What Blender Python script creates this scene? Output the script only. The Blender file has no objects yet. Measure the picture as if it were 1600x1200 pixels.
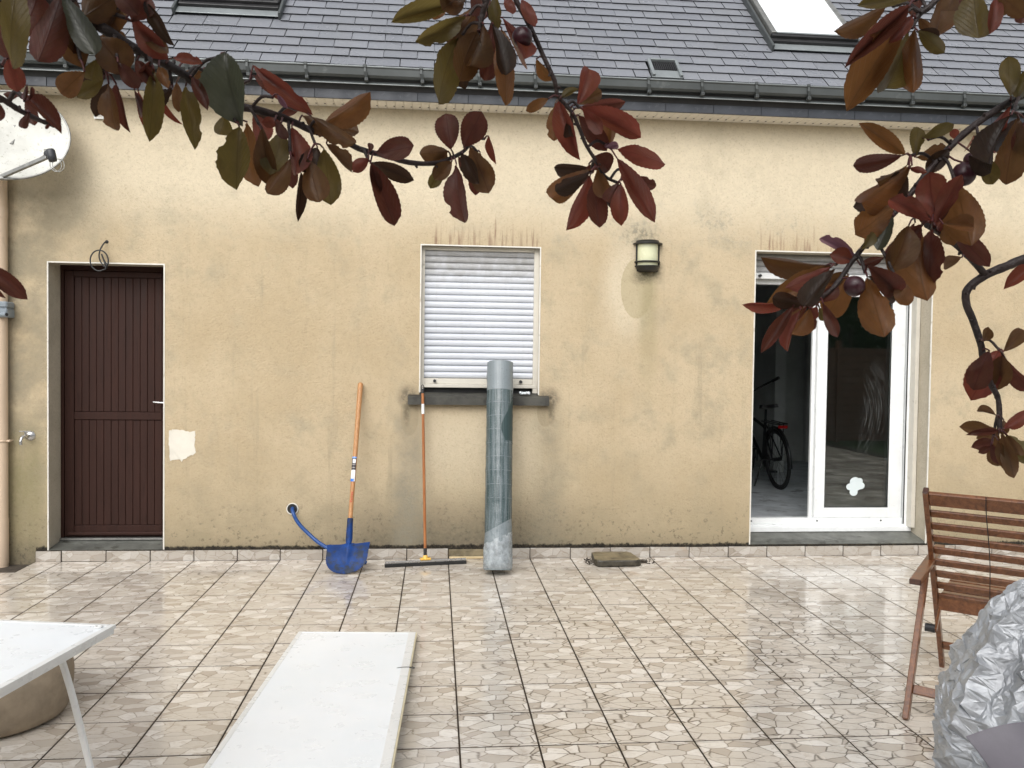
import bpy, bmesh, math, random
from mathutils import Vector, Matrix, noise, Euler
random.seed(11)
R = math.radians
sc = bpy.context.scene
COL = sc.collection

# ------------------------------------------------------------------ camera
F_PX, PITCH, YAW, ROLL = 1310.17, 0.02784, 0.09068, 0.01358
CAM = Vector((2.882, -6.7652, 1.6103))
def _rot():
    cp, sp, cy, sy, cr, sr = math.cos(PITCH), math.sin(PITCH), math.cos(YAW), math.sin(YAW), math.cos(ROLL), math.sin(ROLL)
    B = Matrix(((1, 0, 0), (0, 0, -1), (0, 1, 0)))
    Ry = Matrix(((cy, 0, -sy), (0, 1, 0), (sy, 0, cy)))
    Rx = Matrix(((1, 0, 0), (0, cp, -sp), (0, sp, cp)))
    Rz = Matrix(((cr, -sr, 0), (sr, cr, 0), (0, 0, 1)))
    return Rz @ Rx @ Ry @ B
M = _rot()
def at(x, y, d):
    """point of the place seen at photo position x, y and d metres in front of the camera"""
    return CAM + (M.transposed() @ Vector(((x - 800) / F_PX, (y - 600) / F_PX, 1.0))) * d
def proj(p):
    c = M @ (Vector(p) - CAM)
    return (800 + F_PX * c.x / c.z, 600 + F_PX * c.y / c.z, c.z) if c.z > 0.05 else (-9999, -9999, c.z)
def on_z(x, y, z):
    d = M.transposed() @ Vector(((x - 800) / F_PX, (y - 600) / F_PX, 1.0))
    return CAM + d * ((z - CAM.z) / d.z)
cd = bpy.data.cameras.new('camera'); cam = bpy.data.objects.new('camera', cd); COL.objects.link(cam)
cd.sensor_width = 36; cd.lens = F_PX / 1600 * 36; cd.clip_start = 0.05; cd.clip_end = 500
cd.dof.use_dof = True; cd.dof.focus_distance = 5.0; cd.dof.aperture_fstop = 40
mw = Matrix((M[0], -Vector(M[1]), -Vector(M[2]))).transposed().to_4x4(); mw.translation = CAM
cam.matrix_world = mw
sc.camera = cam
# ------------------------------------------------------------------ overcast daylight
SUN_EL, SUN_AZ = R(40), R(200)          # azimuth clockwise from +Y
w = bpy.data.worlds.new('World'); sc.world = w; w.use_nodes = True
nt = w.node_tree; nt.nodes.clear()
sky = nt.nodes.new('ShaderNodeTexSky'); sky.sky_type = 'NISHITA'; sky.sun_disc = False
sky.sun_elevation = SUN_EL; sky.sun_rotation = SUN_AZ; sky.air_density = 1.0; sky.dust_density = 4.0; sky.ozone_density = 1.0
hs = nt.nodes.new('ShaderNodeHueSaturation'); hs.inputs['Saturation'].default_value = 0.20
bg = nt.nodes.new('ShaderNodeBackground'); bg.inputs['Strength'].default_value = 0.15
out = nt.nodes.new('ShaderNodeOutputWorld')
nt.links.new(sky.outputs[0], hs.inputs['Color']); nt.links.new(hs.outputs[0], bg.inputs[0]); nt.links.new(bg.outputs[0], out.inputs[0])
sl = bpy.data.lights.new('sun', 'SUN'); sl.energy = 1.0; sl.angle = R(75); sl.color = (1, 0.985, 0.96)
sun = bpy.data.objects.new('sun', sl); COL.objects.link(sun)
sd = Vector((math.sin(SUN_AZ) * math.cos(SUN_EL), math.cos(SUN_AZ) * math.cos(SUN_EL), math.sin(SUN_EL)))
sun.rotation_euler = sd.to_track_quat('Z', 'Y').to_euler()
vs = sc.view_settings; vs.view_transform = 'Standard'; vs.look = 'None'; vs.gamma = 1; vs.use_curve_mapping = False
vs.exposure = 0.42
sc.render.resolution_x, sc.render.resolution_y = 1024, 768

# ------------------------------------------------------------------ node helper
class Mat:
    def __init__(s, name):
        s.m = bpy.data.materials.new(name); s.m.use_nodes = True
        s.t = s.m.node_tree; s.t.nodes.clear()
        s.o = s.t.nodes.new('ShaderNodeOutputMaterial')
        s._obj = None
    def put(s, sock, v):
        if v is None: return
        if isinstance(v, bpy.types.NodeSocket): s.t.links.new(v, sock)
        elif isinstance(v, (tuple, list)) and len(v) == 3 and sock.type == 'RGBA': sock.default_value = (*v, 1)
        else: sock.default_value = v
    def n(s, typ, **kw):
        nd = s.t.nodes.new(typ)
        for k, v in kw.items(): setattr(nd, k, v)
        return nd
    def obj(s):
        if not s._obj: s._obj = s.n('ShaderNodeTexCoord').outputs['Object']
        return s._obj
    def pos(s): return s.n('ShaderNodeNewGeometry').outputs['Position']
    def rnd(s): return s.n('ShaderNodeObjectInfo').outputs['Random']
    def math(s, op, a, b=None, c=None, clamp=False):
        nd = s.n('ShaderNodeMath', operation=op, use_clamp=clamp)
        s.put(nd.inputs[0], a); s.put(nd.inputs[1], b); s.put(nd.inputs[2], c); return nd.outputs[0]
    def vm(s, op, a, b=None, sc=None):
        nd = s.n('ShaderNodeVectorMath', operation=op)
        s.put(nd.inputs[0], a); s.put(nd.inputs[1], b)
        if sc is not None: s.put(nd.inputs['Scale'], sc)
        return nd.outputs[0]
    def xyz(s, v):
        nd = s.n('ShaderNodeSeparateXYZ'); s.put(nd.inputs[0], v); return nd.outputs
    def comb(s, x, y, z):
        nd = s.n('ShaderNodeCombineXYZ'); s.put(nd.inputs[0], x); s.put(nd.inputs[1], y); s.put(nd.inputs[2], z); return nd.outputs[0]
    def noise(s, v, scale, detail=4, rough=0.55, dist=0.0, col=False):
        nd = s.n('ShaderNodeTexNoise'); s.put(nd.inputs['Vector'], v)
        nd.inputs['Scale'].default_value = scale; nd.inputs['Detail'].default_value = detail
        nd.inputs['Roughness'].default_value = rough; nd.inputs['Distortion'].default_value = dist
        return nd.outputs['Color' if col else 0]
    def vor(s, v, scale, feature='F1', out='Distance', rand=1.0):
        nd = s.n('ShaderNodeTexVoronoi', feature=feature); s.put(nd.inputs['Vector'], v)
        nd.inputs['Scale'].default_value = scale; nd.inputs['Randomness'].default_value = rand
        return nd.outputs[out]
    def ss(s, v, a, b, lo=0.0, hi=1.0):
        nd = s.n('ShaderNodeMapRange', interpolation_type='SMOOTHSTEP'); s.put(nd.inputs[0], v)
        nd.inputs[1].default_value = a; nd.inputs[2].default_value = b; nd.inputs[3].default_value = lo; nd.inputs[4].default_value = hi
        return nd.outputs[0]
    def mix(s, f, a, b, mode='MIX'):
        nd = s.n('ShaderNodeMix', data_type='RGBA', blend_type=mode); nd.clamp_factor = True
        s.put(nd.inputs[0], f); s.put(nd.inputs[6], a); s.put(nd.inputs[7], b); return nd.outputs[2]
    def mul(s, *a):
        r = a[0]
        for b in a[1:]: r = s.math('MULTIPLY', r, b)
        return r
    def bump(s, h, strength, dist=0.01, nrm=None):
        nd = s.n('ShaderNodeBump'); s.put(nd.inputs['Height'], h); nd.inputs['Strength'].default_value = strength
        nd.inputs['Distance'].default_value = dist
        if nrm is not None: s.put(nd.inputs['Normal'], nrm)
        return nd.outputs[0]
    def bsdf(s, color, rough=0.6, metal=0.0, spec=0.5, nrm=None, coat=0.0, **kw):
        b = s.n('ShaderNodeBsdfPrincipled')
        s.put(b.inputs['Base Color'], color); s.put(b.inputs['Roughness'], rough); s.put(b.inputs['Metallic'], metal)
        s.put(b.inputs['Specular IOR Level'], spec); s.put(b.inputs['Coat Weight'], coat)
        if nrm is not None: s.put(b.inputs['Normal'], nrm)
        for k, v in kw.items(): s.put(b.inputs[k], v)
        s.t.links.new(b.outputs[0], s.o.inputs[0]); return b
def simple(name, col, rough=0.6, metal=0.0, spec=0.5, var=0.12, vscale=6.0, bumpy=0.0, bscale=60.0, wear=None):
    """plain paint / plastic / metal with a little mottling so that it is not flat"""
    m = Mat(name); v = m.obj()
    n1 = m.noise(v, vscale, 6, 0.62)
    c = m.mix(m.ss(n1, 0.3, 0.72), tuple(x * (1 - var) for x in col), tuple(min(1, x * (1 + var)) for x in col))
    if wear: c = m.mix(m.ss(m.noise(v, wear[2], 5, 0.65), wear[1], wear[1] + 0.15), c, wear[0])
    rr = m.ss(m.noise(v, vscale * 2.3, 3), 0.25, 0.75, max(0.02, rough * 0.8), min(1, rough * 1.2))
    nr = m.bump(m.noise(v, bscale, 3), bumpy, 0.004) if bumpy else None
    m.bsdf(c, rr, metal, spec, nr)
    return m.m

# ------------------------------------------------------------------ mesh helper
class MB:
    def __init__(s): s.v = []; s.f = []; s.mi = []; s.sm = []
    def add(s, vs, fs, mi=0, smooth=False):
        o = len(s.v); s.v += [tuple(p) for p in vs]
        for f in fs: s.f.append([o + i for i in f]); s.mi.append(mi); s.sm.append(smooth)
        return s
    def box(s, x0, x1, y0, y1, z0, z1, mi=0, ch=0.0, mx=None):
        """box, optionally with chamfered edges (24-vertex shape)"""
        if ch <= 0:
            vs = [(x, y, z) for x in (x0, x1) for y in (y0, y1) for z in (z0, z1)]
            fs = [(0, 1, 3, 2), (4, 6, 7, 5), (0, 4, 5, 1), (2, 3, 7, 6), (0, 2, 6, 4), (1, 5, 7, 3)]
        else:
            bm = bmesh.new()
            bmesh.ops.create_cube(bm, size=1)
            for q in bm.verts: q.co = Vector(((x0 + x1) / 2 + q.co.x * (x1 - x0), (y0 + y1) / 2 + q.co.y * (y1 - y0), (z0 + z1) / 2 + q.co.z * (z1 - z0)))
            bmesh.ops.bevel(bm, geom=bm.edges[:], offset=ch, segments=1, affect='EDGES')
            bm.verts.index_update(); vs = [q.co.copy() for q in bm.verts]; fs = [[q.index for q in f.verts] for f in bm.faces]; bm.free()
        if mx is not None: vs = [mx @ Vector(p) for p in vs]
        return s.add(vs, fs, mi)
    def beam(s, a, b, wd, hd, up=(0, 0, 1), mi=0, ch=0.003):
        """rectangular bar from a to b, width wd across, hd along up"""
        a, b = Vector(a), Vector(b); d = (b - a); L = d.length; d.normalize()
        up = Vector(up); x = d.cross(up).normalized(); z = x.cross(d).normalized()
        mx = Matrix((x, d, z)).transposed().to_4x4(); mx.translation = a
        return s.box(-wd / 2, wd / 2, 0, L, -hd / 2, hd / 2, mi, ch, mx)
    def tube(s, pts, rad, seg=10, mi=0, cap=True, smooth=True):
        pts = [Vector(p) for p in pts]; n = len(pts)
        rads = rad if isinstance(rad, (list, tuple)) else [rad] * n
        t0 = (pts[1] - pts[0]).normalized(); u = t0.orthogonal().normalized()
        vs = []
        for i, p in enumerate(pts):
            t = (pts[min(i + 1, n - 1)] - pts[max(i - 1, 0)]).normalized()
            u = (u - t * u.dot(t)).normalized(); v = t.cross(u)
            for k in range(seg):
                a = 2 * math.pi * k / seg; vs.append(p + (u * math.cos(a) + v * math.sin(a)) * rads[i])
        fs = [(i * seg + k, i * seg + (k + 1) % seg, (i + 1) * seg + (k + 1) % seg, (i + 1) * seg + k) for i in range(n - 1) for k in range(seg)]
        s.add(vs, fs, mi, smooth)
        if cap:
            s.add(vs[:seg], [list(range(seg))[::-1]], mi); s.add(vs[-seg:], [list(range(seg))], mi)
        return s
    def lathe(s, prof, c=(0, 0, 0), seg=32, mi=0, a0=0.0, a1=2 * math.pi, mx=None, smooth=True):
        c = Vector(c); full = abs(a1 - a0 - 2 * math.pi) < 1e-6; m = seg if full else seg + 1
        vs = []
        for r_, z in prof:
            for k in range(m):
                a = a0 + (a1 - a0) * k / seg; p = Vector((r_ * math.cos(a), r_ * math.sin(a), z))
                vs.append((mx @ p if mx is not None else p) + c)
        fs = [(i * m + k, i * m + (k + 1) % m, (i + 1) * m + (k + 1) % m, (i + 1) * m + k) for i in range(len(prof) - 1) for k in range(seg)]
        return s.add(vs, fs, mi, smooth)
    def prism(s, poly, axis, a, b, mi=0):
        """polygon in the other two axes, extruded along axis from a to b"""
        n = len(poly)
        def P(p, t): return (t, p[0], p[1]) if axis == 'x' else ((p[0], t, p[1]) if axis == 'y' else (p[0], p[1], t))
        vs = [P(p, a) for p in poly] + [P(p, b) for p in poly]
        fs = [list(range(n))[::-1], list(range(n, 2 * n))] + [(i, (i + 1) % n, n + (i + 1) % n, n + i) for i in range(n)]
        return s.add(vs, fs, mi)
    def mesh(s, name, mats):
        me = bpy.data.meshes.new(name); me.from_pydata(s.v, [], s.f)
        for m in (mats if isinstance(mats, (list, tuple)) else [mats]): me.materials.append(m)
        me.polygons.foreach_set('material_index', s.mi); me.polygons.foreach_set('use_smooth', s.sm)
        bm = bmesh.new(); bm.from_mesh(me); bmesh.ops.recalc_face_normals(bm, faces=bm.faces[:]); bm.to_mesh(me); bm.free()
        me.update(); return me
    def build(s, name, mats, parent=None, local=False, **k):
        o = bpy.data.objects.new(name, s.mesh(name, mats)); COL.objects.link(o)
        if parent:
            o.parent = parent
            if parent.type == 'EMPTY' and not local: o.matrix_parent_inverse = Matrix.Translation(parent.location).inverted()
        if k: tag(o, **k)
        return o
def tag(o, label=None, cat=None, group=None, kind=None):
    if label: o['label'] = label
    if cat: o['category'] = cat
    if group: o['group'] = group
    if kind: o['kind'] = kind
    return o
def thing(name, label, cat, loc=(0, 0, 0), group=None):
    o = bpy.data.objects.new(name, None); COL.objects.link(o); o.location = loc; o.empty_display_size = 0.1
    return tag(o, label, cat, group)
def inst(name, me, mx, parent):
    o = bpy.data.objects.new(name, me); COL.objects.link(o); o.parent = parent; o.matrix_local = mx; return o
def T(x, y, z): return Matrix.Translation((x, y, z))
def smoothpath(pts, n=6):
    pts = [Vector(p) for p in pts]; P = [pts[0] * 2 - pts[1]] + pts + [pts[-1] * 2 - pts[-2]]; r = []
    for i in range(1, len(P) - 2):
        for k in range(n):
            t = k / n; a, b, c, d = P[i - 1:i + 3]
            r.append(0.5 * ((2 * b) + (c - a) * t + (2 * a - 5 * b + 4 * c - d) * t * t + (3 * b - a - 3 * c + d) * t ** 3))
    return r + [pts[-1]]

# ================================================================== MATERIALS
WY = 0.012
def wall_material():
    m = Mat('rendered wall'); p = m.pos(); sx, sy, sz = m.xyz(p)
    n_big = m.noise(p, 0.9, 5, 0.6); n_mid = m.noise(p, 3.2, 6, 0.65); n_fin = m.noise(p, 26, 5, 0.7)
    wob = m.math('MULTIPLY_ADD', n_mid, 0.30, -0.15)
    x = m.math('ADD', sx, m.math('MULTIPLY', wob, 0.35)); z = m.math('ADD', sz, wob)
    def box(x0, x1, z0, z1, fx, fz, X=x, Z=z):
        return m.mul(m.ss(X, x0 - fx, x0 + fx), m.ss(X, x1 - fx, x1 + fx, 1, 0), m.ss(Z, z0 - fz, z0 + fz), m.ss(Z, z1 - fz, z1 + fz, 1, 0))
    def ell(cx, cz, rx, rz, a, b, X=x, Z=z):
        dx = m.math('MULTIPLY', m.math('SUBTRACT', X, cx), 1 / rx); dz = m.math('MULTIPLY', m.math('SUBTRACT', Z, cz), 1 / rz)
        return m.ss(m.math('SQRT', m.math('ADD', m.math('MULTIPLY', dx, dx), m.math('MULTIPLY', dz, dz))), a, b, 1, 0)
    grain = m.ss(n_fin, 0.35, 0.62)
    c = m.mix(m.ss(n_big, 0.32, 0.68), (0.470, 0.375, 0.240), (0.545, 0.448, 0.305))
    # paler, less weathered strip high up under the eaves
    c = m.mix(m.mul(m.ss(z, 2.45, 3.0), 0.85), c, (0.66, 0.58, 0.435))
    # grey-green weathering blotches
    c = m.mix(m.mul(m.ss(n_mid, 0.46, 0.72), m.ss(n_big, 0.32, 0.58), m.ss(sz, 2.4, 3.0, 0.75, 0.28)), c, (0.35, 0.31, 0.22))
    c = m.mix(m.mul(m.ss(x, -0.35, 0.35, 1, 0), m.ss(n_mid, 0.3, 0.62), m.ss(z, 2.75, 3.1, 1, 0), 0.95), c, (0.29, 0.255, 0.18))
    c = m.mix(m.mul(m.ss(x, -0.22, -0.05, 1, 0), m.ss(z, 0.5, 1.3, 1, 0), m.ss(n_fin, 0.25, 0.65, 0.6, 1), 0.9), c, (0.215, 0.20, 0.095))
    # vertical rain streaks
    stv = m.comb(m.math('MULTIPLY', sx, 9.0), 0.0, m.math('MULTIPLY', sz, 0.55))
    st = m.ss(m.noise(stv, 1.0, 5, 0.7), 0.55, 0.78)
    c = m.mix(m.mul(st, m.ss(sz, 2.3, 2.8, 1, 0), 0.7), c, (0.345, 0.295, 0.205))
    # pale clean zone under the window sill
    c = m.mix(m.mul(box(2.80, 3.72, 0.55, 1.22, 0.10, 0.28), 0.7), c, (0.62, 0.54, 0.40))
    # lower wall: damp and mould
    soft = m.ss(n_mid, 0.25, 0.7, 0.45, 1.0); spk = m.ss(n_fin, 0.2, 0.7, 0.6, 1.0)
    c = m.mix(m.mul(m.ss(z, -0.1, 1.25, 1, 0), soft, 0.85), c, (0.33, 0.275, 0.175))
    c = m.mix(m.mul(m.ss(z, 0.0, 0.6, 1, 0), soft, spk, 0.6), c, (0.24, 0.205, 0.135))
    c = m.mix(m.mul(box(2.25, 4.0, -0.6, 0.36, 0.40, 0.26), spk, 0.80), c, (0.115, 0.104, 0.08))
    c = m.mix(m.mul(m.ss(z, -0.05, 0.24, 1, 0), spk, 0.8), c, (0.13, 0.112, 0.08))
    c = m.mix(m.mul(m.ss(n_fin, 0.56, 0.66), m.ss(z, 0.05, 0.75, 1, 0), 0.6), c, (0.10, 0.085, 0.06))
    # mould runs below both ends of the sill
    c = m.mix(m.mul(box(2.57, 2.80, 0.0, 1.25, 0.09, 0.28), soft, spk, 0.9), c, (0.255, 0.235, 0.18))
    c = m.mix(m.mul(box(3.70, 3.92, 0.1, 1.28, 0.10, 0.28), soft, spk, 0.66), c, (0.26, 0.235, 0.17))
    dk = m.ss(n_fin, 0.25, 0.62, 0.15, 1)
    for (cx, cz, rx, rz) in ((2.665, 1.305, 0.085, 0.10), (2.65, 1.18, 0.035, 0.12), (3.80, 1.30, 0.10, 0.10), (3.825, 1.18, 0.03, 0.09)):
        c = m.mix(m.mul(ell(cx, cz, rx, rz, 0.1, 1.3, sx, sz), dk, 0.92), c, (0.045, 0.042, 0.036))
    for (cx, cz, rx, rz) in ((2.675, 1.16, 0.075, 0.17), (3.775, 1.19, 0.07, 0.12)):
        c = m.mix(m.mul(ell(cx, cz, rx, rz, 0.93, 1.0, sx, sz), 0.45), c, (0.30, 0.25, 0.16))
    # rain shadow under the wall lamp with the bleached halo round it
    c = m.mix(m.mul(ell(4.42, 2.22, 0.24, 0.52, 0.3, 1.15), 0.72), c, (0.64, 0.56, 0.42))
    c = m.mix(m.mul(ell(4.515, 2.215, 0.135, 0.25, 0.96, 1.0, m.math('ADD', sx, m.math('MULTIPLY', wob, 0.08)), sz), 0.8), c, (0.44, 0.37, 0.235))
    c = m.mix(m.mul(box(4.55, 4.68, 1.2, 2.32, 0.05, 0.35), m.ss(sz, 1.1, 2.35), 0.62), c, (0.30, 0.265, 0.145))
    c = m.mix(m.mul(ell(4.60, 2.33, 0.14, 0.09, 0.3, 1.2), dk, 0.8), c, (0.06, 0.06, 0.035))
    c = m.mix(m.mul(ell(4.56, 2.68, 0.16, 0.10, 0.2, 1.2), m.ss(n_fin, 0.42, 0.6), 0.7), c, (0.16, 0.15, 0.10))
    # grey speckled dirt above lamp height
    c = m.mix(m.mul(box(3.75, 6.1, 2.58, 2.92, 0.4, 0.14), m.ss(n_fin, 0.46, 0.64), m.ss(n_mid, 0.42, 0.62), 0.6), c, (0.30, 0.275, 0.22))
    # rusty drip marks above both lintels
    dv = m.comb(m.math('MULTIPLY', sx, 42.0), 0.0, m.math('MULTIPLY', sz, 3.0))
    dn = m.noise(dv, 1.0, 3, 0.6); dlen = m.noise(m.comb(m.math('MULTIPLY', sx, 30.0), 3.0, 0.0), 1.0, 2)
    top = m.math('MULTIPLY_ADD', dlen, 0.62, -0.12)
    for (x0, x1, zb) in ((2.80, 3.72, 2.535), (5.55, 6.25, 2.555)):
        rel = m.math('SUBTRACT', sz, zb)
        mk = m.mul(m.ss(dn, 0.46, 0.66), m.ss(m.noise(m.comb(m.math('MULTIPLY', sx, 7.0), 9.0, 0.0), 1.0, 2), 0.38, 0.56), m.ss(m.math('SUBTRACT', top, rel), 0.0, 0.14), m.ss(rel, -0.01, 0.0), box(x0, x1, zb - 0.1, zb + 0.5, 0.03, 0.02, sx, sz))
        c = m.mix(m.mul(mk, 0.75), c, (0.21, 0.115, 0.08))
    # black rim above the skirting
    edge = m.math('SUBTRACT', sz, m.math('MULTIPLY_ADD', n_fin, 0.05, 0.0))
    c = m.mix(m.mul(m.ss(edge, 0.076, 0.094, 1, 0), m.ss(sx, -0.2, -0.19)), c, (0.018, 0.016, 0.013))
    # smoother, paler render on the reveals
    c = m.mix(m.mul(m.ss(sy, WY + 0.004, WY + 0.008), 0.85), c, m.mix(m.ss(n_mid, 0.35, 0.7), (0.58, 0.53, 0.43), (0.49, 0.445, 0.35)))
    # pits of the scraped render, their shade put into the colour
    pit = m.ss(m.noise(p, 62, 4, 0.7), 0.53, 0.66)
    c = m.mix(m.mul(pit, 0.24), c, (0.24, 0.18, 0.11))
    c = m.mix(m.mul(m.math('SUBTRACT', 1.0, grain), 0.10), c, (0.25, 0.20, 0.13))
    h = m.math('ADD', m.math('MULTIPLY', m.noise(p, 60, 4, 0.65), 1.0), m.math('MULTIPLY', m.noise(p, 150, 2, 0.5), 0.5))
    m.bsdf(c, 0.92, 0, 0.25, m.bump(h, 0.95, 0.007))
    return m.m
def tile_material(name, skirting=False):
    m = Mat(name); v = m.obj(); p = m.pos(); px, py, pz = m.xyz(p)
    sh = m.math('MULTIPLY', m.math('FLOOR', m.math('MULTIPLY', m.rnd(), 4.0)), 7.13)
    ox, oy, oz = m.xyz(v)
    if skirting: oy = m.math('MULTIPLY', oz, 1.0)
    base = m.comb(m.math('ADD', ox, sh), oy, 0.0)
    wv = m.vm('SUBTRACT', m.noise(base, 16, 3, 0.6, col=True), (0.5, 0.5, 0.5))
    q = m.vm('ADD', base, m.vm('SCALE', wv, sc=0.013))
    q = m.vm('MULTIPLY', q, (1.0, 1.75, 1.0))
    cell = m.vor(q, 10.5, 'F1', 'Color'); cr, cg, cb = m.xyz(cell)
    d = m.vor(q, 10.5, 'DISTANCE_TO_EDGE', 'Distance')
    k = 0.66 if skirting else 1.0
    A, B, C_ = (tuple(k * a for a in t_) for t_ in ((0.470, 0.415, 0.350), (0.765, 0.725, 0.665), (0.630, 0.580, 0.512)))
    c = m.mix(m.ss(cr, 0.2, 0.6), A, B)
    c = m.mix(m.ss(cg, 0.52, 0.58), c, C_)
    fine = m.noise(m.vm('MULTIPLY', q, (1.0, 1.6, 1.0)), 34, 5, 0.65)
    c = m.mix(m.mul(m.ss(fine, 0.35, 0.7), 0.35), c, tuple(k * a for a in (0.53, 0.465, 0.39)))
    c = m.mix(m.mul(m.ss(m.noise(q, 14, 4, 0.6, 1.5), 0.54, 0.66), 0.5), c, tuple(k * a for a in (0.50, 0.43, 0.35)))
    n1 = m.noise(p, 1.1, 4, 0.6); n2 = m.noise(p, 7.0, 5, 0.65); n3 = m.noise(p, 55, 4, 0.7)
    # dirt trapped in the relief of the print: strongest in the trodden middle of the terrace
    worn = m.mul(m.ss(px, 2.7, 3.6), m.ss(px, 4.9, 6.1, 1, 0), m.ss(py, -0.9, -1.9))
    dirt = m.math('MULTIPLY_ADD', worn, 0.75, m.mul(m.ss(n1, 0.40, 0.66), 0.55))
    line = m.mul(m.ss(m.math('ADD', d, m.math('MULTIPLY', n3, 0.03)), 0.0, 0.075, 1, 0), m.ss(n2, 0.32, 0.55), dirt)
    c = m.mix(m.mul(m.ss(d, 0.0, 0.035, 1, 0), m.ss(n3, 0.3, 0.6), 0.7), c, (0.27, 0.215, 0.155))
    c = m.mix(line, c, (0.075, 0.055, 0.038))
    c = m.mix(m.mul(m.ss(n3, 0.60, 0.70), m.ss(n2, 0.45, 0.65), dirt), c, (0.10, 0.075, 0.055))
    c = m.mix(m.mul(m.ss(n2, 0.46, 0.78), m.ss(n1, 0.35, 0.7), 0.55), c, (0.30, 0.245, 0.185))
    c = m.mix(m.mul(m.ss(m.noise(p, 2.7, 3, 0.5), 0.60, 0.70), m.ss(py, -0.9, -0.2), m.ss(px, 3.9, 4.6), m.ss(px, 5.0, 5.6, 1, 0), 0.5), c, (0.42, 0.24, 0.10))
    if not skirting:
        # grime along the joints
        e = m.math('MAXIMUM', m.math('ABSOLUTE', ox), m.math('ABSOLUTE', m.xyz(v)[1]))
        c = m.mix(m.mul(m.ss(e, 0.150, 0.166), m.ss(n2, 0.35, 0.6), 0.35), c, (0.20, 0.155, 0.11))
    wet = m.ss(m.noise(p, 2.1, 3, 0.55), 0.33, 0.62)
    rough = m.math('MULTIPLY_ADD', wet, -0.20, 0.31)
    nr = m.bump(m.math('ADD', m.math('MULTIPLY', m.ss(d, 0.0, 0.09), 0.5), m.math('MULTIPLY', n2, 0.5)), 0.10, 0.004)
    m.bsdf(c, 0.4 if skirting else rough, 0, 0.5, nr, 0.0 if skirting else m.math('MULTIPLY', wet, 0.5), **({} if skirting else {'Coat Roughness': 0.06}))
    return m.m
def slate_material():
    m = Mat('wet slate'); p = m.pos(); r = m.rnd()
    c = m.mix(r, (0.170, 0.179, 0.203), (0.215, 0.225, 0.250))
    c = m.mix(m.mul(m.ss(m.noise(p, 2.5, 4, 0.6), 0.35, 0.75), 0.5), c, (0.19, 0.195, 0.205))
    c = m.mix(m.mul(m.ss(m.noise(p, 45, 3, 0.6), 0.45, 0.75), 0.25), c, (0.34, 0.345, 0.355))
    rough = m.ss(m.noise(p, 3.5, 3, 0.6), 0.3, 0.7, 0.26, 0.40)
    m.bsdf(c, rough, 0, 0.6, m.bump(m.noise(p, 26, 3, 0.55), 0.05, 0.004), 0.2, **{'Coat Roughness': 0.16})
    return m.m
def wood_material(name, dark, light, scale=(30, 3, 30), rough=0.5, coat=0.0, spec=0.5):
    m = Mat(name); v = m.obj()
    q = m.vm('MULTIPLY', v, scale)
    g = m.noise(q, 1.6, 6, 0.62, 0.6)
    c = m.mix(m.ss(g, 0.3, 0.7), dark, light)
    c = m.mix(m.mul(m.ss(m.noise(q, 5.0, 3, 0.6), 0.55, 0.72), 0.45), c, tuple(x * 0.5 for x in dark))
    m.bsdf(c, m.ss(g, 0.2, 0.8, rough * 0.75, min(1, rough * 1.2)), 0, spec, m.bump(g, 0.15, 0.003), coat, **{'Coat Roughness': 0.15})
    return m.m
def leaf_material(name, col, back, gloss=0.35):
    m = Mat(name); v = m.obj(); x, y, z = m.xyz(v); r = m.rnd()
    n = m.noise(m.vm('ADD', v, m.comb(m.math('MULTIPLY', r, 50.0), 0.0, 0.0)), 3.2, 5, 0.65)
    c = m.mix(m.ss(n, 0.32, 0.68), tuple(a * 0.40 for a in col), tuple(min(1, a * 1.05) for a in col))
    c = m.mix(m.math('MULTIPLY', m.ss(m.noise(v, 2.0, 3), 0.35, 0.65), 0.6), c, back)
    ax = m.math('ABSOLUTE', x)
    mid = m.ss(ax, 0.006, 0.028, 1, 0)
    vw = m.math('FRACT', m.math('MULTIPLY_ADD', ax, 7.5, m.math('MULTIPLY', y, 8.5)))
    sv = m.mul(m.ss(m.math('ABSOLUTE', m.math('SUBTRACT', vw, 0.5)), 0.0, 0.11, 1, 0), 0.35)
    c = m.mix(m.math('MAXIMUM', mid, sv), c, tuple(a * 0.45 for a in col))
    nr = m.bump(m.math('MAXIMUM', mid, sv), 0.3, 0.03)
    b = m.bsdf(c, 0.34, 0, gloss, nr)
    tr = m.n('ShaderNodeBsdfTranslucent'); m.put(tr.inputs[0], m.mix(0.5, c, tuple(min(1, a * 3.0) for a in col)))
    ms = m.n('ShaderNodeMixShader'); ms.inputs[0].default_value = 0.56
    m.t.links.new(b.outputs[0], ms.inputs[1]); m.t.links.new(tr.outputs[0], ms.inputs[2]); m.t.links.new(ms.outputs[0], m.o.inputs[0])
    return m.m
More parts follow.
